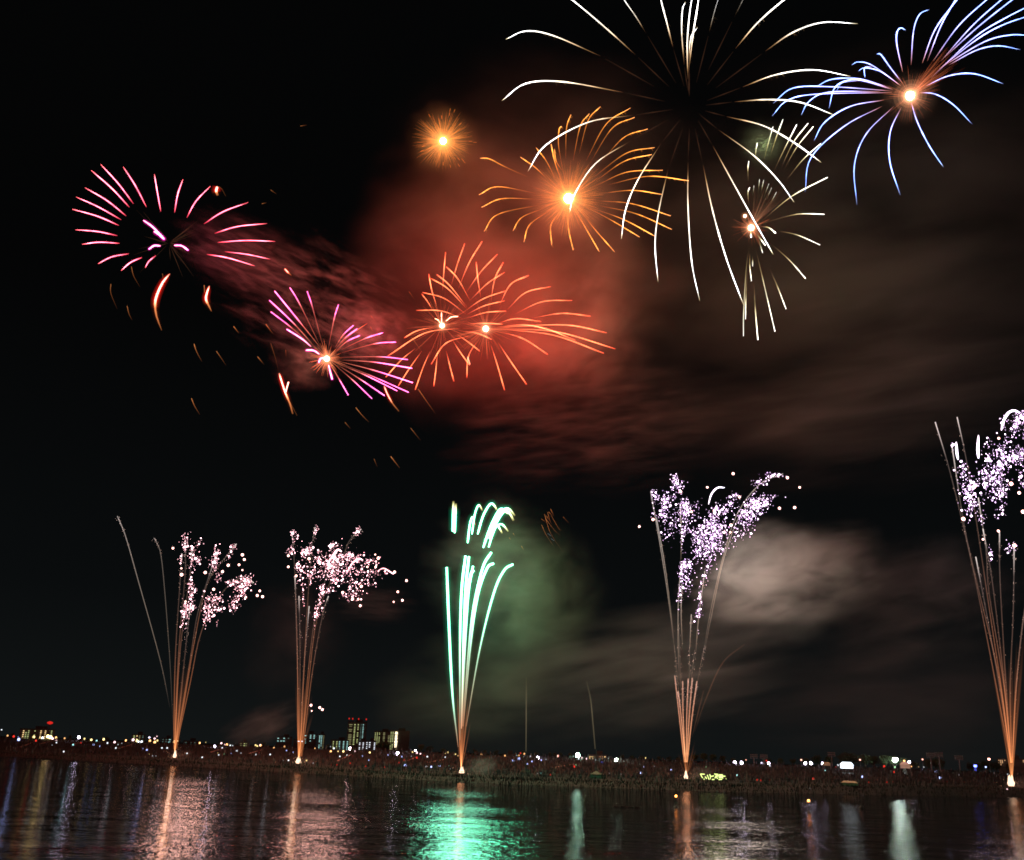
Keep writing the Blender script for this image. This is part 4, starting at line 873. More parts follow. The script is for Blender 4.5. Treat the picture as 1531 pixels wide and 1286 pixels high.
building('low block with yellow windows left of the leftmost fountain', 199, 216, 1099, 800, [(202, 'yel'), (205.5, 'warm'), (209, 'dimy'), (213, 'dimt')], 4, 1100.5, 1107)
building('dim teal-lit flats just left of the leftmost fountain', 243, 257, 1104.5, 820, [(245, 'dimt'), (249, 'dimt'), (253.5, 'teal', 2)], 3, 1106, 1112)
building('small yellow-lit house block behind the leftmost fountain base', 259, 269, 1106, 760, [(261.5, 'warm'), (265.5, 'warm')], 3, 1108, 1113, name='house')
building('dim teal-lit flats just right of the leftmost fountain', 276, 296, 1108.5, 820, [(279, 'dimt', 2.4), (285.5, 'dimt'), (291, 'dimt')], 3, 1110.5, 1115)
building('low block with faint yellow windows at left of the brown smoke', 357, 371, 1110, 820, [(361, 'dimy'), (365.5, 'yel'), (368, 'dimy')], 3, 1112, 1118)
building('teal-lit flats left of the second fountain, three bright windows on top', 415, 436, 1102.5, 820, [(417, 'teal', 2.2), (421.3, 'teal', 2.2), (425, 'teal', 2.2), (431, 'dimt', 2)], 2, 1104, 1108)
building('narrow block seen behind the trails of the second fountain', 440, 456, 1106, 830, [(447, 'white', 2.2), (451.5, 'white', 2.2)], 1, 1108.5, 1108.5)
building('teal-lit block right of the second fountain with three window columns', 455, 472.5, 1097.5, 840, [(457.5, 'teal', 2.2, 1100, 1111, 5), (464.7, 'teal', 1.6, 1099.5, 1108, 5), (469.6, 'teal', 1.6, 1099.5, 1104, 3)], 4, 1099, 1111)
building('slim block with two long teal-white window columns', 475.5, 486, 1098.5, 830, [(478.7, 'teal', 1.5), (481.3, 'teal', 1.2), (484, 'dimy', 1)], 11, 1100.5, 1122)
building('wide low teal-lit block standing left below the tall tower', 496, 521, 1107, 820, [(499.5, 'yel', 1.4), (504.3, 'yel', 1.4), (508, 'teal', 1.6), (513.7, 'teal', 1.6), (518.8, 'teal', 1.6)], 7, 1109, 1123)
building('tallest tower block with red beacons along its roof', 521.5, 548, 1080, 860, [(531.3, 'yel', 1.8), (536, 'yel', 1.6), (543, 'teal', 1.2), (525.5, 'dimy', 4.5), (540, 'dimt', 1.2)], 13, 1083.5, 1113, [522.5, 527.5, 535.8, 546.5])
building('short block with blue-white windows at the foot of the tall tower', 536, 547, 1109, 740, [(538.3, 'white', 1.4), (543.2, 'white', 1.4)], 8, 1111, 1127)
building('short white-lit block between the tall tower and the yellow block', 547.5, 562.5, 1108.5, 800, [(549.3, 'white', 1.4, 1110.5, 1119, 4), (553.2, 'white', 1.8, 1110.5, 1117, 3), (560, 'white', 1.5, 1111, 1120, 5)], 4, 1110, 1120)
building('block with yellow-green window columns left of the bright slim block', 561, 586, 1094, 880, [(562.3, 'yel', 1.0), (565, 'yel', 1.2), (568, 'yel', 1.0), (574.5, 'dimy', 2.6), (581.5, 'dimy', 2.6)], 9, 1096, 1112.5)
building('slim block with one glaring warm window column on its right', 584.5, 612, 1093, 840, [(586, 'yel', 1.3), (588.6, 'yel', 1.4), (593.3, 'bright', 3.6)], 12, 1095, 1120)
building('low building with tall warm windows left of centre trees', 752, 770, 1128, 640, [(754.5, 'or', 1.6), (758.5, 'dimy', 2.2), (765, 'dimt', 2.4)], 2, 1130, 1132.5, name='house')
building('warm-lit hall with tall narrow windows in the centre of the bank', 880, 906.5, 1129.5, 560, [(882.5, 'warm', 1.1), (884.5, 'warm', 1.0), (886.6, 'warm', 1.0), (889.5, 'dimy', 1.0, 1131.5, 1133, 2), (894.5, 'or', 1.0), (897, 'or', 1.2, 1131.5, 1135, 3), (899.8, 'or', 1.4, 1131.5, 1135, 3), (903.8, 'warm', 1.5, 1131.5, 1134, 3)], 5, 1131.5, 1138, name='hall')
building('long low building with tiny warm windows behind the rightmost fountain', 1496, 1528, 1135.5, 640, [(1497.7, 'or', 1.1), (1499.5, 'or', 1.1), (1501.5, 'or', 1.1, 1137, 1140.5, 3), (1504.5, 'or', 1, 1137, 1137, 1), (1519, 'or', 1, 1137, 1137, 1), (1522.5, 'or', 1.8, 1138, 1138, 1), (1525.5, 'or', 1, 1137, 1139, 2)], 5, 1137, 1143.5, name='hall')
# red beacon on a mast at far left
R0 = 790; q = hat(74.5, 1083, R0); zg = tz(74.5, R0)
ms = thing('beacon_mast', 'tall thin mast topped by a red beacon at far left', 'mast', (q.x, q.y, zg)); mb = MB(); h_ = q.z - zg
for a in range(3):
    an = a * 2.094; mb.tube((1.5 * math.cos(an), 1.5 * math.sin(an), 0), (.15 * math.cos(an), .15 * math.sin(an), h_), .12, .06, 5)
for i in range(8):
    z_ = i * h_ / 8; r_w = 1.5 * (1 - i / 8) + .15
    for a in range(3): mb.tube((r_w * math.cos(a * 2.094), r_w * math.sin(a * 2.094), z_), (r_w * .85 * math.cos((a + 1) * 2.094), r_w * .85 * math.sin((a + 1) * 2.094), z_ + h_ / 8), .05, .05, 4)
mb.build('lattice', m_iron, ms); mb = MB(); mb.lathe((0, 0, h_), [(.5, 0), (1.9, .6), (1.9, 1.4), (.6, 2.0)], 10); mb.build('beacon', m_redb, ms)

# ================================================================== TREES
m_leaf = [surf('leaves', (.030, .045, .020), .9, (3, .5)), surf('dark_leaves', (.022, .034, .018), .9, (3, .5))]; m_bark = surf('bark', (.05, .04, .03), .95, (4, .4))
tree_protos = []
def tree_proto(i, kind='round'):
    r = random.Random(100 + i)
    mb = MB(); mb.tube((0, 0, 0), (.1, .05, 3.6), .32, .22, 8)
    for a in range(6):
        an = a * 1.05 + r.random(); mb.tube((.1, .05, 2.6 + .25 * a), (1.9 * math.cos(an), 1.9 * math.sin(an), 4.6 + r.uniform(0, 2)), .13, .04, 5)
    trunk = (mb.v, mb.f)
    V = []; Fc = []; lumps = []
    for _ in range(13):
        an = r.uniform(0, 6.28); rr = r.uniform(.3, 2.7) * (1 if kind == 'round' else .7)
        lumps.append((Vector((rr * math.cos(an), rr * math.sin(an), r.uniform(3.6, 7.6))), r.uniform(.9, 1.8)))
    lumps.append((Vector((0, 0, 6.2)), 2.2))
    for _ in range(1500):
        c, rad = r.choice(lumps); d = Vector((r.gauss(0, 1), r.gauss(0, 1), r.gauss(0, 1))).normalized()
        p = c + d * rad * r.uniform(.55, 1.08); s = r.uniform(.12, .34); n = Vector((r.gauss(0, 1), r.gauss(0, 1), r.gauss(0, 1))).normalized(); a = n.orthogonal().normalized(); b_ = n.cross(a); k = len(V)
        V += [p + a * s, p + b_ * s * .8, p - a * s, p - b_ * s * .8]; Fc.append([k, k + 1, k + 2, k + 3])
    mt = bpy.data.meshes.new('trunk'); mt.from_pydata([tuple(v) for v in trunk[0]], [], trunk[1]); mt.materials.append(m_bark)
    mc = bpy.data.meshes.new('crown'); mc.from_pydata([tuple(v) for v in V], [], Fc); mc.materials.append(m_leaf[i % 2])
    return mt, mc
for i in range(5): tree_protos.append(tree_proto(i, 'round' if i % 2 else 'tall'))
trees = []
def tree(px, ytop, R, wide=1.0, kind=None):
    q = hat(px, ytop, R); zg = tz(px, R) - .1; H = max(2.5, q.z - zg); s = H / 8.6
    root = thing('broadleaf_tree', None, 'tree', (q.x, q.y, zg), 'dark trees along the far skyline', rnd.uniform(0, 6.28))
    root.scale = (s * wide, s * wide, s)
    mt, mc = tree_protos[kind if kind is not None else rnd.randrange(5)]
    for nm, me in (('trunk', mt), ('crown', mc)):
        o = bpy.data.objects.new(nm, me); C.objects.link(o); o.parent = root
    trees.append((root, px, H * wide))
for (px, yt, w_) in [(568, 1109, 1.3), (578, 1107, 1.5), (590, 1118, 1.4), (630, 1113, 1.5), (642, 1115, 1.6), (662, 1119, 1.5), (710, 1124, 1.5), (725, 1124, 1.4), (742, 1123, 1.3), (782, 1122, 1.0), (802, 1126, 1.2),
                     (822, 1129, 1.2), (830, 1127.5, 1.3), (838, 1129, 1.2), (852, 1132, 1.4), (930, 1131, 1.5), (945, 1133, 1.4), (960, 1132, 1.5), (985, 1135, 1.4), (1000, 1134, 1.5), (1014, 1132, 1.5), (1038, 1127, 1.5), (1052, 1126, 1.5),
                     (1066, 1127.5, 1.5), (1080, 1130, 1.5), (1096, 1133, 1.4), (1112, 1134, 1.3), (1150, 1134, 1.5), (1166, 1133.5, 1.4), (1185, 1134, 1.3), (1204, 1133, 1.3), (1222, 1130, 1.5), (1240, 1130, 1.4), (1262, 1126, 1.5),
                     (1275, 1125.5, 1.5), (1292, 1127, 1.4), (1306, 1130, 1.5), (1322, 1129, 1.4), (1335, 1130, 1.4), (1350, 1133, 1.3), (1368, 1138, 1.2), (1387, 1135, 1.3), (1398, 1133, 1.5), (1408, 1136, 1.3), (1450, 1140, 1.4), (1462, 1140, 1.3),
                     (1475, 1136, 1.4), (1488, 1137, 1.3), (1510, 1140, 1.2), (1545, 1139, 1.4), (1580, 1138, 1.4), (20, 1098, 1.5), (104, 1105, 1.3), (160, 1106, 1.3), (228, 1108, 1.3), (330, 1113, 1.4), (395, 1114, 1.4), (490, 1118, 1.2), (-30, 1097, 1.4), (-70, 1096, 1.4)]:
    tree(px, yt, ds(px) + rnd.uniform(200, 250), w_)

# unlit floodlight masts on the right skyline
m_steel = surf('grey_steel', (.10, .10, .11), .6)
fm = []
for (px, yt, R) in [(1391, 1127.5, 480), (1403.5, 1127, 480), (1433.5, 1131.5, 500), (1243, 1126.5, 500), (1127, 1129.5, 470), (1142, 1130, 470)]:
    q = hat(px, yt, R); zg = tz(px, R); h_ = q.z - zg; k = R / F; az = math.atan2(-hdir(px).x, hdir(px).y)
    r_ = thing('floodlight_mast', None, 'floodlight mast', (q.x, q.y, zg), 'unlit floodlight masts on the skyline', az)
    mb = MB(); mb.tube((0, 0, 0), (0, 0, h_ - .5), .30, .20, 8); mb.build('pole', m_steel, r_)
    mb = MB()
    for zz in (0, 1): mb.box((0, 0, h_ - .4 - 2.4 * k * zz), (10 * k, .3, .22))
    for xx in (-4.4, 0, 4.4): mb.box((xx * k, 0, h_ - .4 - 1.2 * k), (.2, .2, 2.4 * k))
    mb.build('crossarm', m_steel, r_)
    for zz in (0, 1):
        for i in range(5):
            mb = MB(); mb.lathe((0, 0, 0), [(.15 * k, 0), (.95 * k, .5 * k), (.95 * k, 1.3 * k), (.3 * k, 1.8 * k)], 8); o = mb.build('lamp_head', m_steel, r_)
            o.location = ((i - 2) * 2.1 * k, -.3, h_ + .3 * k - 2.4 * k * zz); o.rotation_euler = (R_(60), 0, 0)
    fm.append((r_, px))
# thin launch masts on the near part of the far bank, with the trails of rising shells above them
m_tarp = surf('tarp_shed', (.10, .095, .07), .9, (1, .3))
for (px, ybase, ytop, lab, cone) in [(786, 1152, 1125, 'thin dark mast on a flat deck right of the green fountain', False), (891.5, 1156, 1121, 'thin dark mast on a cone-roofed hut left of the fourth fountain', True)]:
    p, R = ground(px, ybase + 8); k = R / F; q = hat(px - (0 if not cone else 1), ytop, R); zg = p.z; az = math.atan2(-hdir(px).x, hdir(px).y)
    r_ = thing('launch_mast', lab, 'mast', (p.x, p.y, zg), 'launch masts on the far bank', az); zb = (ybase - ybase + 6) * k
    h_ = q.z - zg; mb = MB(); mb.tube((0, 0, zb), (0, 0, h_), .75 * k, .35 * k, 8); mb.build('mast', m_iron, r_)
    mb = MB()
    if cone:
        mb.box((0, 0, zb * .45), (16 * k, 12 * k, zb * .9)); mb.box((0, 0, zb * .9 + 2.2 * k), (17 * k, 13 * k, 4.4 * k), top=(.12, .12)); mb.build('hut', m_tarp, r_)
    else:
        mb.box((0, 0, zb), (12 * k, 8 * k, .8 * k)); mb.build('deck', m_tarp, r_); mb = MB()
        for i in range(7):
            for yy in (-3.5, 3.5): mb.tube(((i - 3) * 1.8 * k, yy * k, 0), ((i - 3) * 1.8 * k, yy * k, zb), .25 * k, .25 * k, 6)
        mb.build('deck_posts', m_iron, r_)
m_rise = burn('rising_trail', [(0, (.45, .36, .2), .05), (.5, (.45, .36, .2), .10), (1, (.45, .36, .2), .02)], additive=True)
for pts, lab in [([(786.5, 1124), (786.8, 1070), (787, 1013)], 'faint straight upright trail of a rising shell right of the green fountain'),
                 ([(890, 1120), (886.5, 1080), (883, 1045), (877, 1018)], 'faint curved trail of a rising shell left of the fourth fountain')]:
    r_ = thing('rising_shell', lab, 'shell trail', sat(*pts[0], 290)); P = [sat(x, y, 290) for x, y in [(v.x, v.y) for v in smooth_path([(a, b_, 0) for a, b_ in pts], 12)]]
    T = Tubes(); T.add(P, [1.0 * 290 / F * .9] * len(P)); T.build('trail', m_rise, r_)

# ================================================================== GLOWING FIRE SIGN
zS = Z(1035, 1145, 23.554)
p, R = ground(1066, 1170); Ssg = R + 1; k = Ssg / F
m_sign = glow('lance_fire', (.80, 1, .30), 1.8, 'NONE')
sg = thing('fire_lettering_sign', 'row of glowing yellow-green letters burning on a frame right of fourth fountain', 'sign', p)
d = hdir(1066); az = math.atan2(-d.x, d.y)
def spt(x, y):
    q = zS([(x, y)])[0]; return hat(q[0], q[1], Ssg)
letters = [[[(440, 298), (285, 288)], [(285, 288), (345, 400), (425, 485)]], [[(450, 380), (520, 462)]], [[(530, 320), (560, 420), (600, 485)]],
           [[(618, 300), (640, 380), (648, 485)], [(648, 375), (770, 355)], [(648, 485), (778, 480)]],
           [[(775, 290), (915, 305)], [(845, 310), (830, 390), (795, 440)], [(905, 320), (860, 395), (890, 460)]],
           [[(940, 320), (1070, 320)], [(940, 320), (945, 420)], [(1070, 320), (1065, 420)], [(940, 370), (1070, 370)], [(945, 420), (1065, 420)], [(1005, 310), (1005, 430)], [(930, 465), (960, 500)], [(950, 480), (1050, 478)], [(1060, 425), (1085, 440)], [(975, 345), (1040, 345)], [(975, 395), (1040, 395)]],
           [[(1085, 368), (1165, 368)]], [[(1165, 435), (1200, 485)]]]
for L_ in letters:
    T = Tubes()
    for st in L_:
        P = [spt(x, y) for x, y in st]; T.add(P, [.62 * k] * len(P), n=6)
    T.build('letter', m_sign, sg)
mb = MB()
for x in (280, 520, 760, 1000, 1200):
    a = spt(x, 270) - p + Vector((0, .35, 0)); b_ = spt(x, 500) - p + Vector((0, .35, 0)); b_.z = -.5; mb.tube(b_, a, .07, .07, 6)
for y in (285, 490):
    mb.tube(spt(260, y) - p + Vector((0, .35, 0)), spt(1220, y) - p + Vector((0, .35, 0)), .05, .05, 6)
mb.build('frame', m_iron, sg)

# ================================================================== TENTS
m_tent = surf('white_canvas', (.75, .75, .72), .9); m_tlit = glow('lit_canvas', (.82, .92, 1), 3.5); m_tan = surf('tan_canvas', (.35, .28, .18), .9)
def tent(label, x0, x1, yt, yb, mat, R=None, name='tent'):
    p, R2 = ground((x0 + x1) / 2, yb); R = R or R2; q = hat((x0 + x1) / 2, yt, R); k = R / F; d = hdir((x0 + x1) / 2); az = math.atan2(-d.x, d.y)
    base = hat((x0 + x1) / 2, yb, R); zg = base.z; r_ = thing(name, label, 'tent', (base.x, base.y, zg), None, az); W = (x1 - x0) * k; H = q.z - zg
    mb = MB(); mb.box((0, 0, H * .36), (W, W * .6, H * .5)); mb.build('side_walls', mat, r_)
    mb = MB(); mb.box((0, 0, H * .8), (W * 1.06, W * .66, H * .38), top=(.62, .05)); mb.build('canopy', mat, r_)
    mb = MB()
    for sx_ in (-1, 1):
        for sy in (-1, 1): mb.tube((sx_ * W * .51, sy * W * .32, min(-.1, tz((x0 + x1) / 2, R) - zg)), (sx_ * W * .51, sy * W * .32, H * .62), .12, .12, 6)
    mb.build('poles', m_steel, r_); return r_
tent('glaring white lit tent among the crowd right of the fourth fountain', 1258, 1274.5, 1139.5, 1150, m_tlit, 420)
tent('small brownish tent beside a lamp, left of the glaring white tent', 1231, 1241, 1139.5, 1145.5, m_tan, 425)
tent('gabled grey-white tent lit by the blue-white floodlight beside it', 1347.5, 1360, 1139.5, 1150, m_tent, 405)
tent('long low tan tarpaulin shelter near the waterside', 1260, 1281, 1167.5, 1175, m_tan)

# ================================================================== LAMPS OF THE TOWN AND THE CROWD
LC = {'w': (.85, .92, 1), 'b': (.42, .50, 1), 'B': (.12, .16, 1), 'o': (1, .50, .18), 'y': (1, .74, .28), 'r': (1, .05, .03), 'p': (1, .62, .66), 't': (.45, .95, .95), 'g': (.45, .9, .45), 'k': (1, .42, .32), 'v': (.86, .74, 1)}
CN = {'w': 'white', 'b': 'blue-white', 'B': 'deep blue', 'o': 'orange', 'y': 'yellow', 'r': 'red', 'p': 'pinkish white', 't': 'teal', 'g': 'green', 'k': 'reddish white', 'v': 'violet-white'}
data = {
 (0, 1070, 7.655): "85 238 o2;155 250 r3;208 248 b1;212 287 b3;18 162 w2;645 318 w2;595 343 w1;738 268 o2;835 342 t2;728 420 w2;900 262 v4;965 275 y2;1043 290 y3;1105 298 t2;1185 283 y3;1070 342 b2;1143 360 b2;1228 323 w2;1310 315 p3;1325 380 w2;1393 323 w1;1440 295 o3;1350 338 w1;640 262 o3;640 290 p2;575 265 y4;600 275 p3;545 255 y4;410 297 r3;450 272 y3;385 258 y3;485 268 w3;925 320 r2;1520 290 p3",
 (190, 1070, 7.655): "68 290 p3;110 300 y3;130 308 w3;165 312 w3;260 300 o3;255 250 v3;315 262 p3;342 237 p2;315 318 o3;345 295 y2;178 385 b2;225 403 b2;250 447 y1;290 468 w1;330 467 w1;398 380 w2;458 382 w2;475 310 t1;530 315 o2;830 322 o3;900 312 y1;685 440 w2;860 488 w2;885 492 r2;1000 365 v4;1078 325 p3;1112 340 p2;1140 345 o3;1180 350 w2;1205 352 w2;1088 377 w2;1255 412 w2;1303 435 w1;1048 458 w2;1038 433 y1;1110 447 g1;1190 440 b1;1468 455 w2;1510 430 r2;1470 350 y2;1490 358 y2;1525 350 p3;1412 520 w1;1455 392 w1",
 (380, 1070, 6.379): "62 293 o3;45 352 r2;12 378 w2;152 378 w2;188 315 o2;290 303 o2;308 338 b2;375 355 b2;280 433 w1;327 433 w2;498 436 y2;563 458 w1;580 318 o2;730 350 o3;728 300 w1;760 320 w2;800 348 y2;850 350 y3;915 328 p4;962 348 p2;885 383 w2;817 395 w2;1030 393 b2;1092 432 b2;1150 468 b2;1232 452 w1;1102 360 y3;1193 343 o2;1275 382 b2;1367 375 v4;1406 400 b2;1345 420 w1;1440 487 b3;1380 457 r2;1455 398 w1;1510 355 o2;1240 500 r2;1040 490 r2;1065 492 r2;790 475 r2;735 475 r1;915 460 r2;1430 435 r2;940 390 r1",
 (600, 1090, 6.959): "115 250 y2;145 238 v4;158 258 p3;200 268 p3;5 297 b2;270 296 w2;105 290 w1;165 310 r3;235 290 r3;40 393 b3;262 402 w2;310 402 b3;395 393 b3;458 300 w2;493 298 w2;500 322 w1;467 268 y3;485 252 y2;563 270 y2;588 285 o2;835 272 o2;747 385 t2;838 400 w1;495 388 g1;516 423 w2;535 415 w2;1078 285 o2;1195 287 t2;1220 283 o2;1240 260 r2;1280 267 o2;1158 338 b2;1178 340 b2;1225 322 b3;1340 292 w2;1420 315 v5;1395 318 w2;1455 332 b2;1360 345 b2;1312 372 b2;1378 397 b1;1505 322 w1;1460 468 t2;1415 466 w1;1047 445 w1;30 345 r2",
 (760, 1100, 6.959): "520 222 k3;722 222 G5;728 250 w3;762 237 p2;818 248 p3;708 313 g2;685 332 r3;490 347 g1;908 258 w1;975 290 B4;1010 297 w1;1043 242 w1;1125 270 W5;1430 240 y2;1403 332 b2;1383 400 b3;1050 395 w1;1170 408 w1;1520 325 w1;1497 432 r2;1240 425 r1;435 415 r2;498 390 r2;890 297 r1",
 (980, 1110, 6.959): "403 176 y2;163 296 b2;100 375 w1;825 227 v4;897 225 v4;812 248 w2;942 182 k2;737 250 r2;1107 230 v3;1178 228 v4;1155 190 r3;1190 250 w2;1517 182 k3;852 352 t2;1295 395 t1;528 262 g1;1060 400 r2;1095 405 r2;1190 398 r1",
 (1190, 1110, 8.058): "115 268 v4;180 267 v4;322 267 v4;505 285 w2;478 305 r2;350 352 t2;645 377 w1;803 426 b3;772 210 k3;692 285 b2;1195 210 W6;1193 308 g2;1187 368 r3;1065 302 r3;1305 222 o3;1365 235 v4;1313 378 w1;1242 424 w1;1090 387 w1;1525 205 k3;1525 345 b2;210 455 r3;875 487 r2;972 458 r2;1097 487 r2;1173 490 r2;218 518 o1;165 563 w1;1480 300 o1;1390 290 o2",
 (1350, 1100, 8.459): "265 405 w1;418 465 b3;470 546 b3;915 383 B5;920 446 B4;1048 396 b3;1148 478 w1;1088 296 k4;1325 495 w1;713 502 w1;337 592 r1;550 590 r2;778 595 r1;1318 690 p2"}
RAD = {1: .75, 2: 1.15, 3: 1.55, 4: 2.0, 5: 2.6, 6: 3.3}; STR = {1: .5, 2: 1.6, 3: 3.2, 4: 7, 5: 90, 6: 150}
LC['G'] = (.55, 1, .72); CN['G'] = 'greenish white'; LC['W'] = (.78, 1, .84); CN['W'] = 'glaring white'
lmat = {}
def lamp_mat(c, s):
    if (c, s) not in lmat:
        st = STR[s] * (.35 if c == 'r' else .08 if c == 'B' else 3.5 if (c in 'vp' and s == 4) else 1); lmat[(c, s)] = glow('lamp_%s_%d' % (CN[c].replace(' ', '_'), s), LC[c], st, 'AUTO' if s >= 3 else 'NONE')
    return lmat[(c, s)]
m_pole = surf('lamp_post', (.08, .08, .085), .6)
lights = []
unit_pole = None
def lamp_meshes(c, s, street, cache={}):
    key = (c, s, street)
    if key in cache: return cache[key]
    mb = MB()
    if street: mb.lathe((0, 0, 0), [(.45, -.8), (.85, -.4), (1, 0), (.8, .5), (.35, .85)], 8)
    else: mb.lathe((0, 0, 0), [(.6, -1), (.95, -.6), (1, 0), (.85, .6), (.4, 1)], 8)
    me = bpy.data.meshes.new('lamp_globe'); me.from_pydata([tuple(v) for v in mb.v], [], mb.f); me.materials.append(lamp_mat(c, s)); cache[key] = me
    return me
def part_mesh(which, cache={}):
    if which in cache: return cache[which]
    mb = MB()
    if which == 'pole': mb.tube((0, 0, 0), (0, 0, 1), 1, .6, 6)
    elif which == 'hood': mb.lathe((0, 0, .8), [(1.15, 0), (.7, .3), (.2, .45)], 8)
    elif which == 'base': mb.lathe((0, 0, -1.6), [(.9, 0), (.9, .3), (.6, .6)], 8); mb.tube((.9, 0, -1.2), (.9, 0, 1.1), .07, .07, 4); mb.tube((-.9, 0, -1.2), (-.9, 0, 1.1), .07, .07, 4); mb.tube((-.9, 0, 1.1), (.9, 0, 1.1), .07, .07, 4)
    me = bpy.data.meshes.new(which); me.from_pydata([tuple(v) for v in mb.v], [], mb.f); me.materials.append(m_pole); cache[which] = me
    return me
for (ox, oy, sc_), txt in data.items():
    for it in txt.split(';'):
        x, y, c = it.split(); px, py = ox + float(x) / sc_, oy + float(y) / sc_; s = int(c[1]); c = c[0]
        above = hy(px) + 3.5 - py; rr = RAD[s] * rnd.uniform(.68, 1.05)
        street = above > 0 and (s >= 2)
        if above > 0:
            R = ds(px) + rnd.uniform(178, 200) + (60 if s < 3 and rnd.random() < .5 else 0)
            q = hat(px, py, R); zg = tz(px, R)
            if q.z - zg < 1.2: street = False
        if street:
            k = R / F
            root = thing('street_lamp', None, 'street lamp', (q.x, q.y, zg), 'lamps along the top of the far levee')
            o = bpy.data.objects.new('lamp_head', lamp_meshes(c, s, True)); C.objects.link(o); o.parent = root; o.location = (0, 0, q.z - zg); o.scale = (rr * k,) * 3
            o = bpy.data.objects.new('pole', part_mesh('pole')); C.objects.link(o); o.parent = root; o.scale = (.12, .12, q.z - zg - .4 * rr * k)
            o = bpy.data.objects.new('hood', part_mesh('hood')); C.objects.link(o); o.parent = root; o.location = (0, 0, q.z - zg); o.scale = (rr * k * .8,) * 3
        else:
            q, R = ground(px, max(py, hy(px) + 3.6)); k = R / F
            if above > 0: R = ds(px) + 175; q = hat(px, py, R); k = R / F
            root = thing('lantern', None, 'lantern', (q.x, q.y, q.z), 'small lanterns scattered over the levee slope')
            o = bpy.data.objects.new('lamp_globe', lamp_meshes(c, s, False)); C.objects.link(o); o.parent = root; o.location = (0, 0, rr * k); o.scale = (rr * k,) * 3
            o = bpy.data.objects.new('stand', part_mesh('base')); C.objects.link(o); o.parent = root; o.location = (0, 0, rr * k); o.scale = (rr * k,) * 3
        lights.append((root, px, py, c, s, 'street lamp' if street else 'lantern'))
# labels that single each lamp out
ORD = ['', 'second ', 'third ', 'fourth ', 'fifth ', 'sixth ', 'seventh ', 'eighth ', 'ninth ', 'tenth ', 'eleventh ', 'twelfth ', 'thirteenth ', 'fourteenth ', 'fifteenth ', 'sixteenth ', 'seventeenth ', 'eighteenth ', 'nineteenth ', 'twentieth ']
def seg(px):
    for lim, nm in ((150, 'at the far left end of the bank'), (261, 'just left of the leftmost fountain'), (447, 'between the leftmost and second fountains'), (570, 'between second fountain and the slim bright block'), (690, 'between the slim bright block and green fountain'),
                    (800, 'soon right of the green fountain'), (1026, 'between centre and the fourth fountain'), (1200, 'soon right of the fourth fountain'), (1345, 'around the glaring white tent'), (9999, 'between gabled tent and right edge')):
        if px < lim: return nm
def number(items, fmt):
    groups = {}
    for it in items: groups.setdefault(it[1], []).append(it)
    for key, lst in groups.items():
        lst.sort(key=lambda t: t[2])
        for i, (root, key_, x) in enumerate(lst):
            ordn = '' if len(lst) == 1 else ('leftmost ' if i == 0 else ORD[i] + 'from left ')
            root['label'] = fmt(ordn, key_)
number([(r, (CN[c], k_, seg(px), s), px) for r, px, py, c, s, k_ in lights],
       lambda o, k: '%s%s %s %s %s' % (o, {1: 'tiny faint', 2: 'small', 3: 'medium', 4: 'large', 5: 'very large', 6: 'biggest'}[k[3]], k[0], k[1], k[2]))
number([(r, seg(px), px) for r, px, h in trees], lambda o, k: '%sdark leafy tree silhouette %s' % (o, k))
number([(r, 'unlit floodlight mast with two rows of lamps on the right skyline', px) for r, px in fm], lambda o, k: o + k)
def sky_seg(p, flare):
    x, y = p; kind = 'bright red-white flare' if flare else 'thin orange ember trail'
    if x < 345: return kind + ' falling under or beside the pink ring burst' if y > 200 else kind + ' high in the dark'
    if y < 200: return kind + ' alone high in the dark sky'
    if x < 480: return kind + ' left of the magenta core'
    if x < 600: return kind + ' around the right streaks of magenta burst'
    if x < 730: return kind + ' below the red bursts'
    return kind + ' between green comets and rust spray'
number([(r, sky_seg(p, f), p[0]) for r, p, f in embers], lambda o, k: o + k)

# ================================================================== CROWD, FENCE, GRASS, PATHS
V = []; Fc = []; tcol = []
rc = random.Random(5)
def person_low(p, s, az):
    k = len(V); c, s_ = math.cos(az), math.sin(az)
    prof = [(0, .16, .12), (.45 * s, .20, .14), (.85 * s, .24, .14), (1.25 * s, .27, .15), (1.42 * s, .10, .09), (1.50 * s, .12, .12), (1.66 * s, .11, .12), (1.72 * s, .04, .04)]
    for z, a, b_ in prof:
        for i in range(5):
            an = i * 1.2566; x, y = a * math.cos(an), b_ * math.sin(an); V.append((p.x + x * c - y * s_, p.y + x * s_ + y * c, p.z + z))
    v = rc.random()
    for j in range(len(prof) - 1):
        for i in range(5): Fc.append([k + j * 5 + i, k + j * 5 + (i + 1) % 5, k + (j + 1) * 5 + (i + 1) % 5, k + (j + 1) * 5 + i])
    tcol.extend([v] * (len(prof) * 5))
for _ in range(5200):
    px = rc.uniform(560, 1600) if rc.random() < .8 else rc.uniform(-100, 560); off = rc.uniform(70, 176) if rc.random() < .85 else rc.uniform(20, 70)
    R = ds(px) + off; d = hdir(px); sit = rc.random() < .6
    person_low(Vector((d.x * R, d.y * R, tz(px, R) - .1)), .62 if sit else rc.uniform(.92, 1.05), rc.uniform(0, 6.28))
mc_ = bpy.data.materials.new('crowd_clothes'); mc_.use_nodes = True; t = mc_.node_tree; at_ = t.nodes.new('ShaderNodeAttribute'); at_.attribute_name = 'tone'; rp = t.nodes.new('ShaderNodeValToRGB')
els = rp.color_ramp.elements; els[0].color = (.008, .008, .010, 1); els[1].color = (.11, .10, .09, 1); q_ = els.new(.5); q_.color = (.012, .010, .009, 1); q_ = els.new(.85); q_.color = (.02, .022, .03, 1)
t.links.new(at_.outputs['Fac'], rp.inputs[0]); t.links.new(rp.outputs[0], t.nodes['Principled BSDF'].inputs['Base Color'])
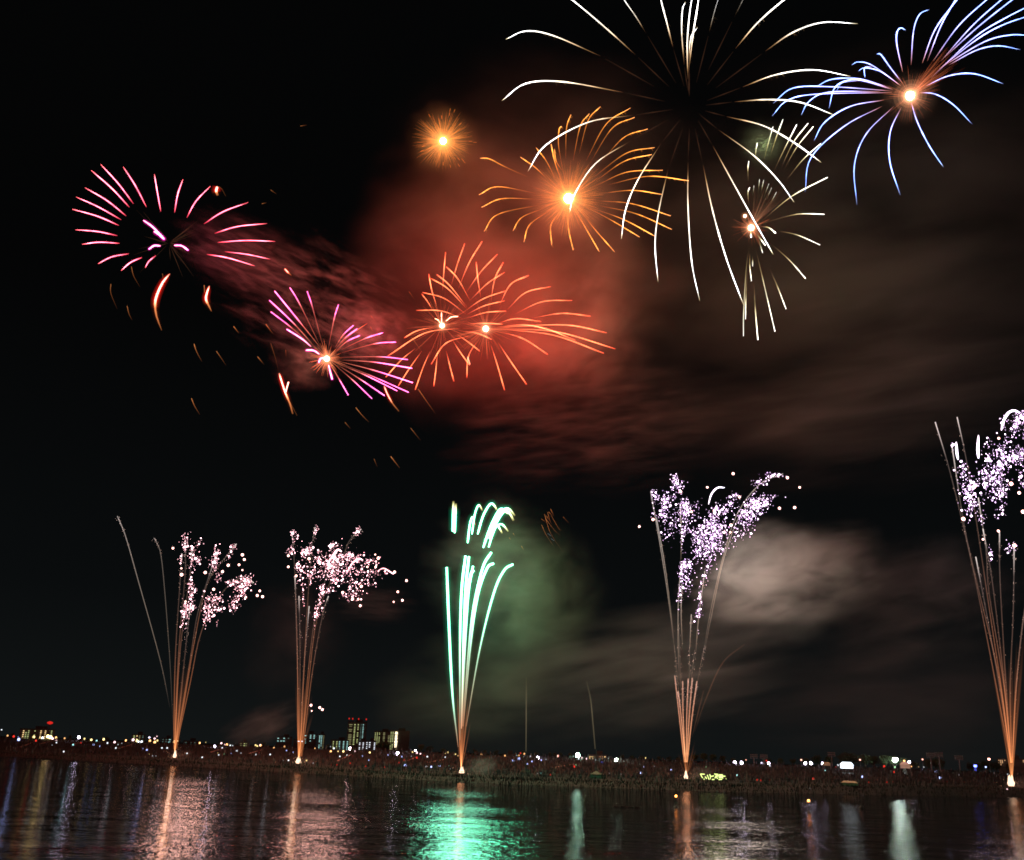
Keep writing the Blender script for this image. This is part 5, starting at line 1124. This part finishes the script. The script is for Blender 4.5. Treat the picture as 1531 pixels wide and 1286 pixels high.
tag(mesh_obj('crowd', V, Fc, mat=mc_, attrs={'tone': tcol}), 'dense dark crowd of spectators covering the far levee slope', 'crowd', None, 'stuff')

V = []; Fc = []
for _ in range(16000):
    px = rc.uniform(-150, 1700); R = ds(px) + rc.uniform(-.5, 9) if rc.random() < .75 else ds(px) + rc.uniform(9, 70); d = hdir(px); p = Vector((d.x * R, d.y * R, tz(px, R) - .1)); h_ = rc.uniform(.3, 1.1); a = rc.uniform(0, 6.28); w_ = rc.uniform(.05, .16); k = len(V)
    V += [p + Vector((w_ * math.cos(a), w_ * math.sin(a), 0)), p - Vector((w_ * math.cos(a), w_ * math.sin(a), 0)), p + Vector((rc.uniform(-.3, .3), rc.uniform(-.3, .3), h_))]; Fc.append([k, k + 1, k + 2])
tag(mesh_obj('grass', V, Fc, mat=surf('reed_grass', (.007, .009, .006), .95, (.5, .4))), 'ragged reeds and grass along the far waterline', 'grass', None, 'stuff')

fr = thing('riverside_fence', 'low post and rail fence along the far waterside bank', 'fence', (hdir(800) * (ds(800) + 12)))
mb = MB(); mbr = MB(); prev = None
for i in range(93):
    px = 545 + i * 7; R = ds(px) + 12; d = hdir(px); q = Vector((d.x * R, d.y * R, tz(px, R))) - fr.location
    mp_ = MB(); mp_.tube((0, 0, -.1), (0, 0, 1.15), .07, .06, 6); o = mp_.build('post', m_steel, fr); o.location = q
    if prev is not None:
        for z_ in (.55, 1.05): mbr.tube(prev + Vector((0, 0, z_)), q + Vector((0, 0, z_)), .035, .035, 5)
    prev = q
mbr.build('rails', m_steel, fr)

m_path = surf('concrete_path', (.30, .27, .22), .9, (1, .2))
for i, (x0, y0, x1, y1) in enumerate([(32, 1118, 52, 1110), (62, 1113, 80, 1108), (108, 1114, 121, 1111), (178, 1120, 200, 1113), (315, 1126, 334, 1120), (372, 1128, 392, 1122), (505, 1139, 526, 1129), (605, 1141, 622, 1133), (640, 1141, 668, 1136), (606, 1139, 620, 1135), (826, 1149, 862, 1143)]):
    V = []; Fc = []
    for j in range(7):
        f_ = j / 6; px, py = x0 + (x1 - x0) * f_, y0 + (y1 - y0) * f_
        p, R = ground(px, max(py, hy(px) + 4.2)); d = hdir(px)
        p2 = d * (R + 3.5); p2.z = tz(px, R + 3.5) + .14; p.z = tz(px, R) + .14; V += [Vector((p.x, p.y, p.z)), p2]
        if j: Fc.append([2 * j - 2, 2 * j, 2 * j + 1, 2 * j - 1])
    tag(mesh_obj('path', V, Fc, mat=m_path), 'pale path climbing the levee slope', None, None, 'structure')
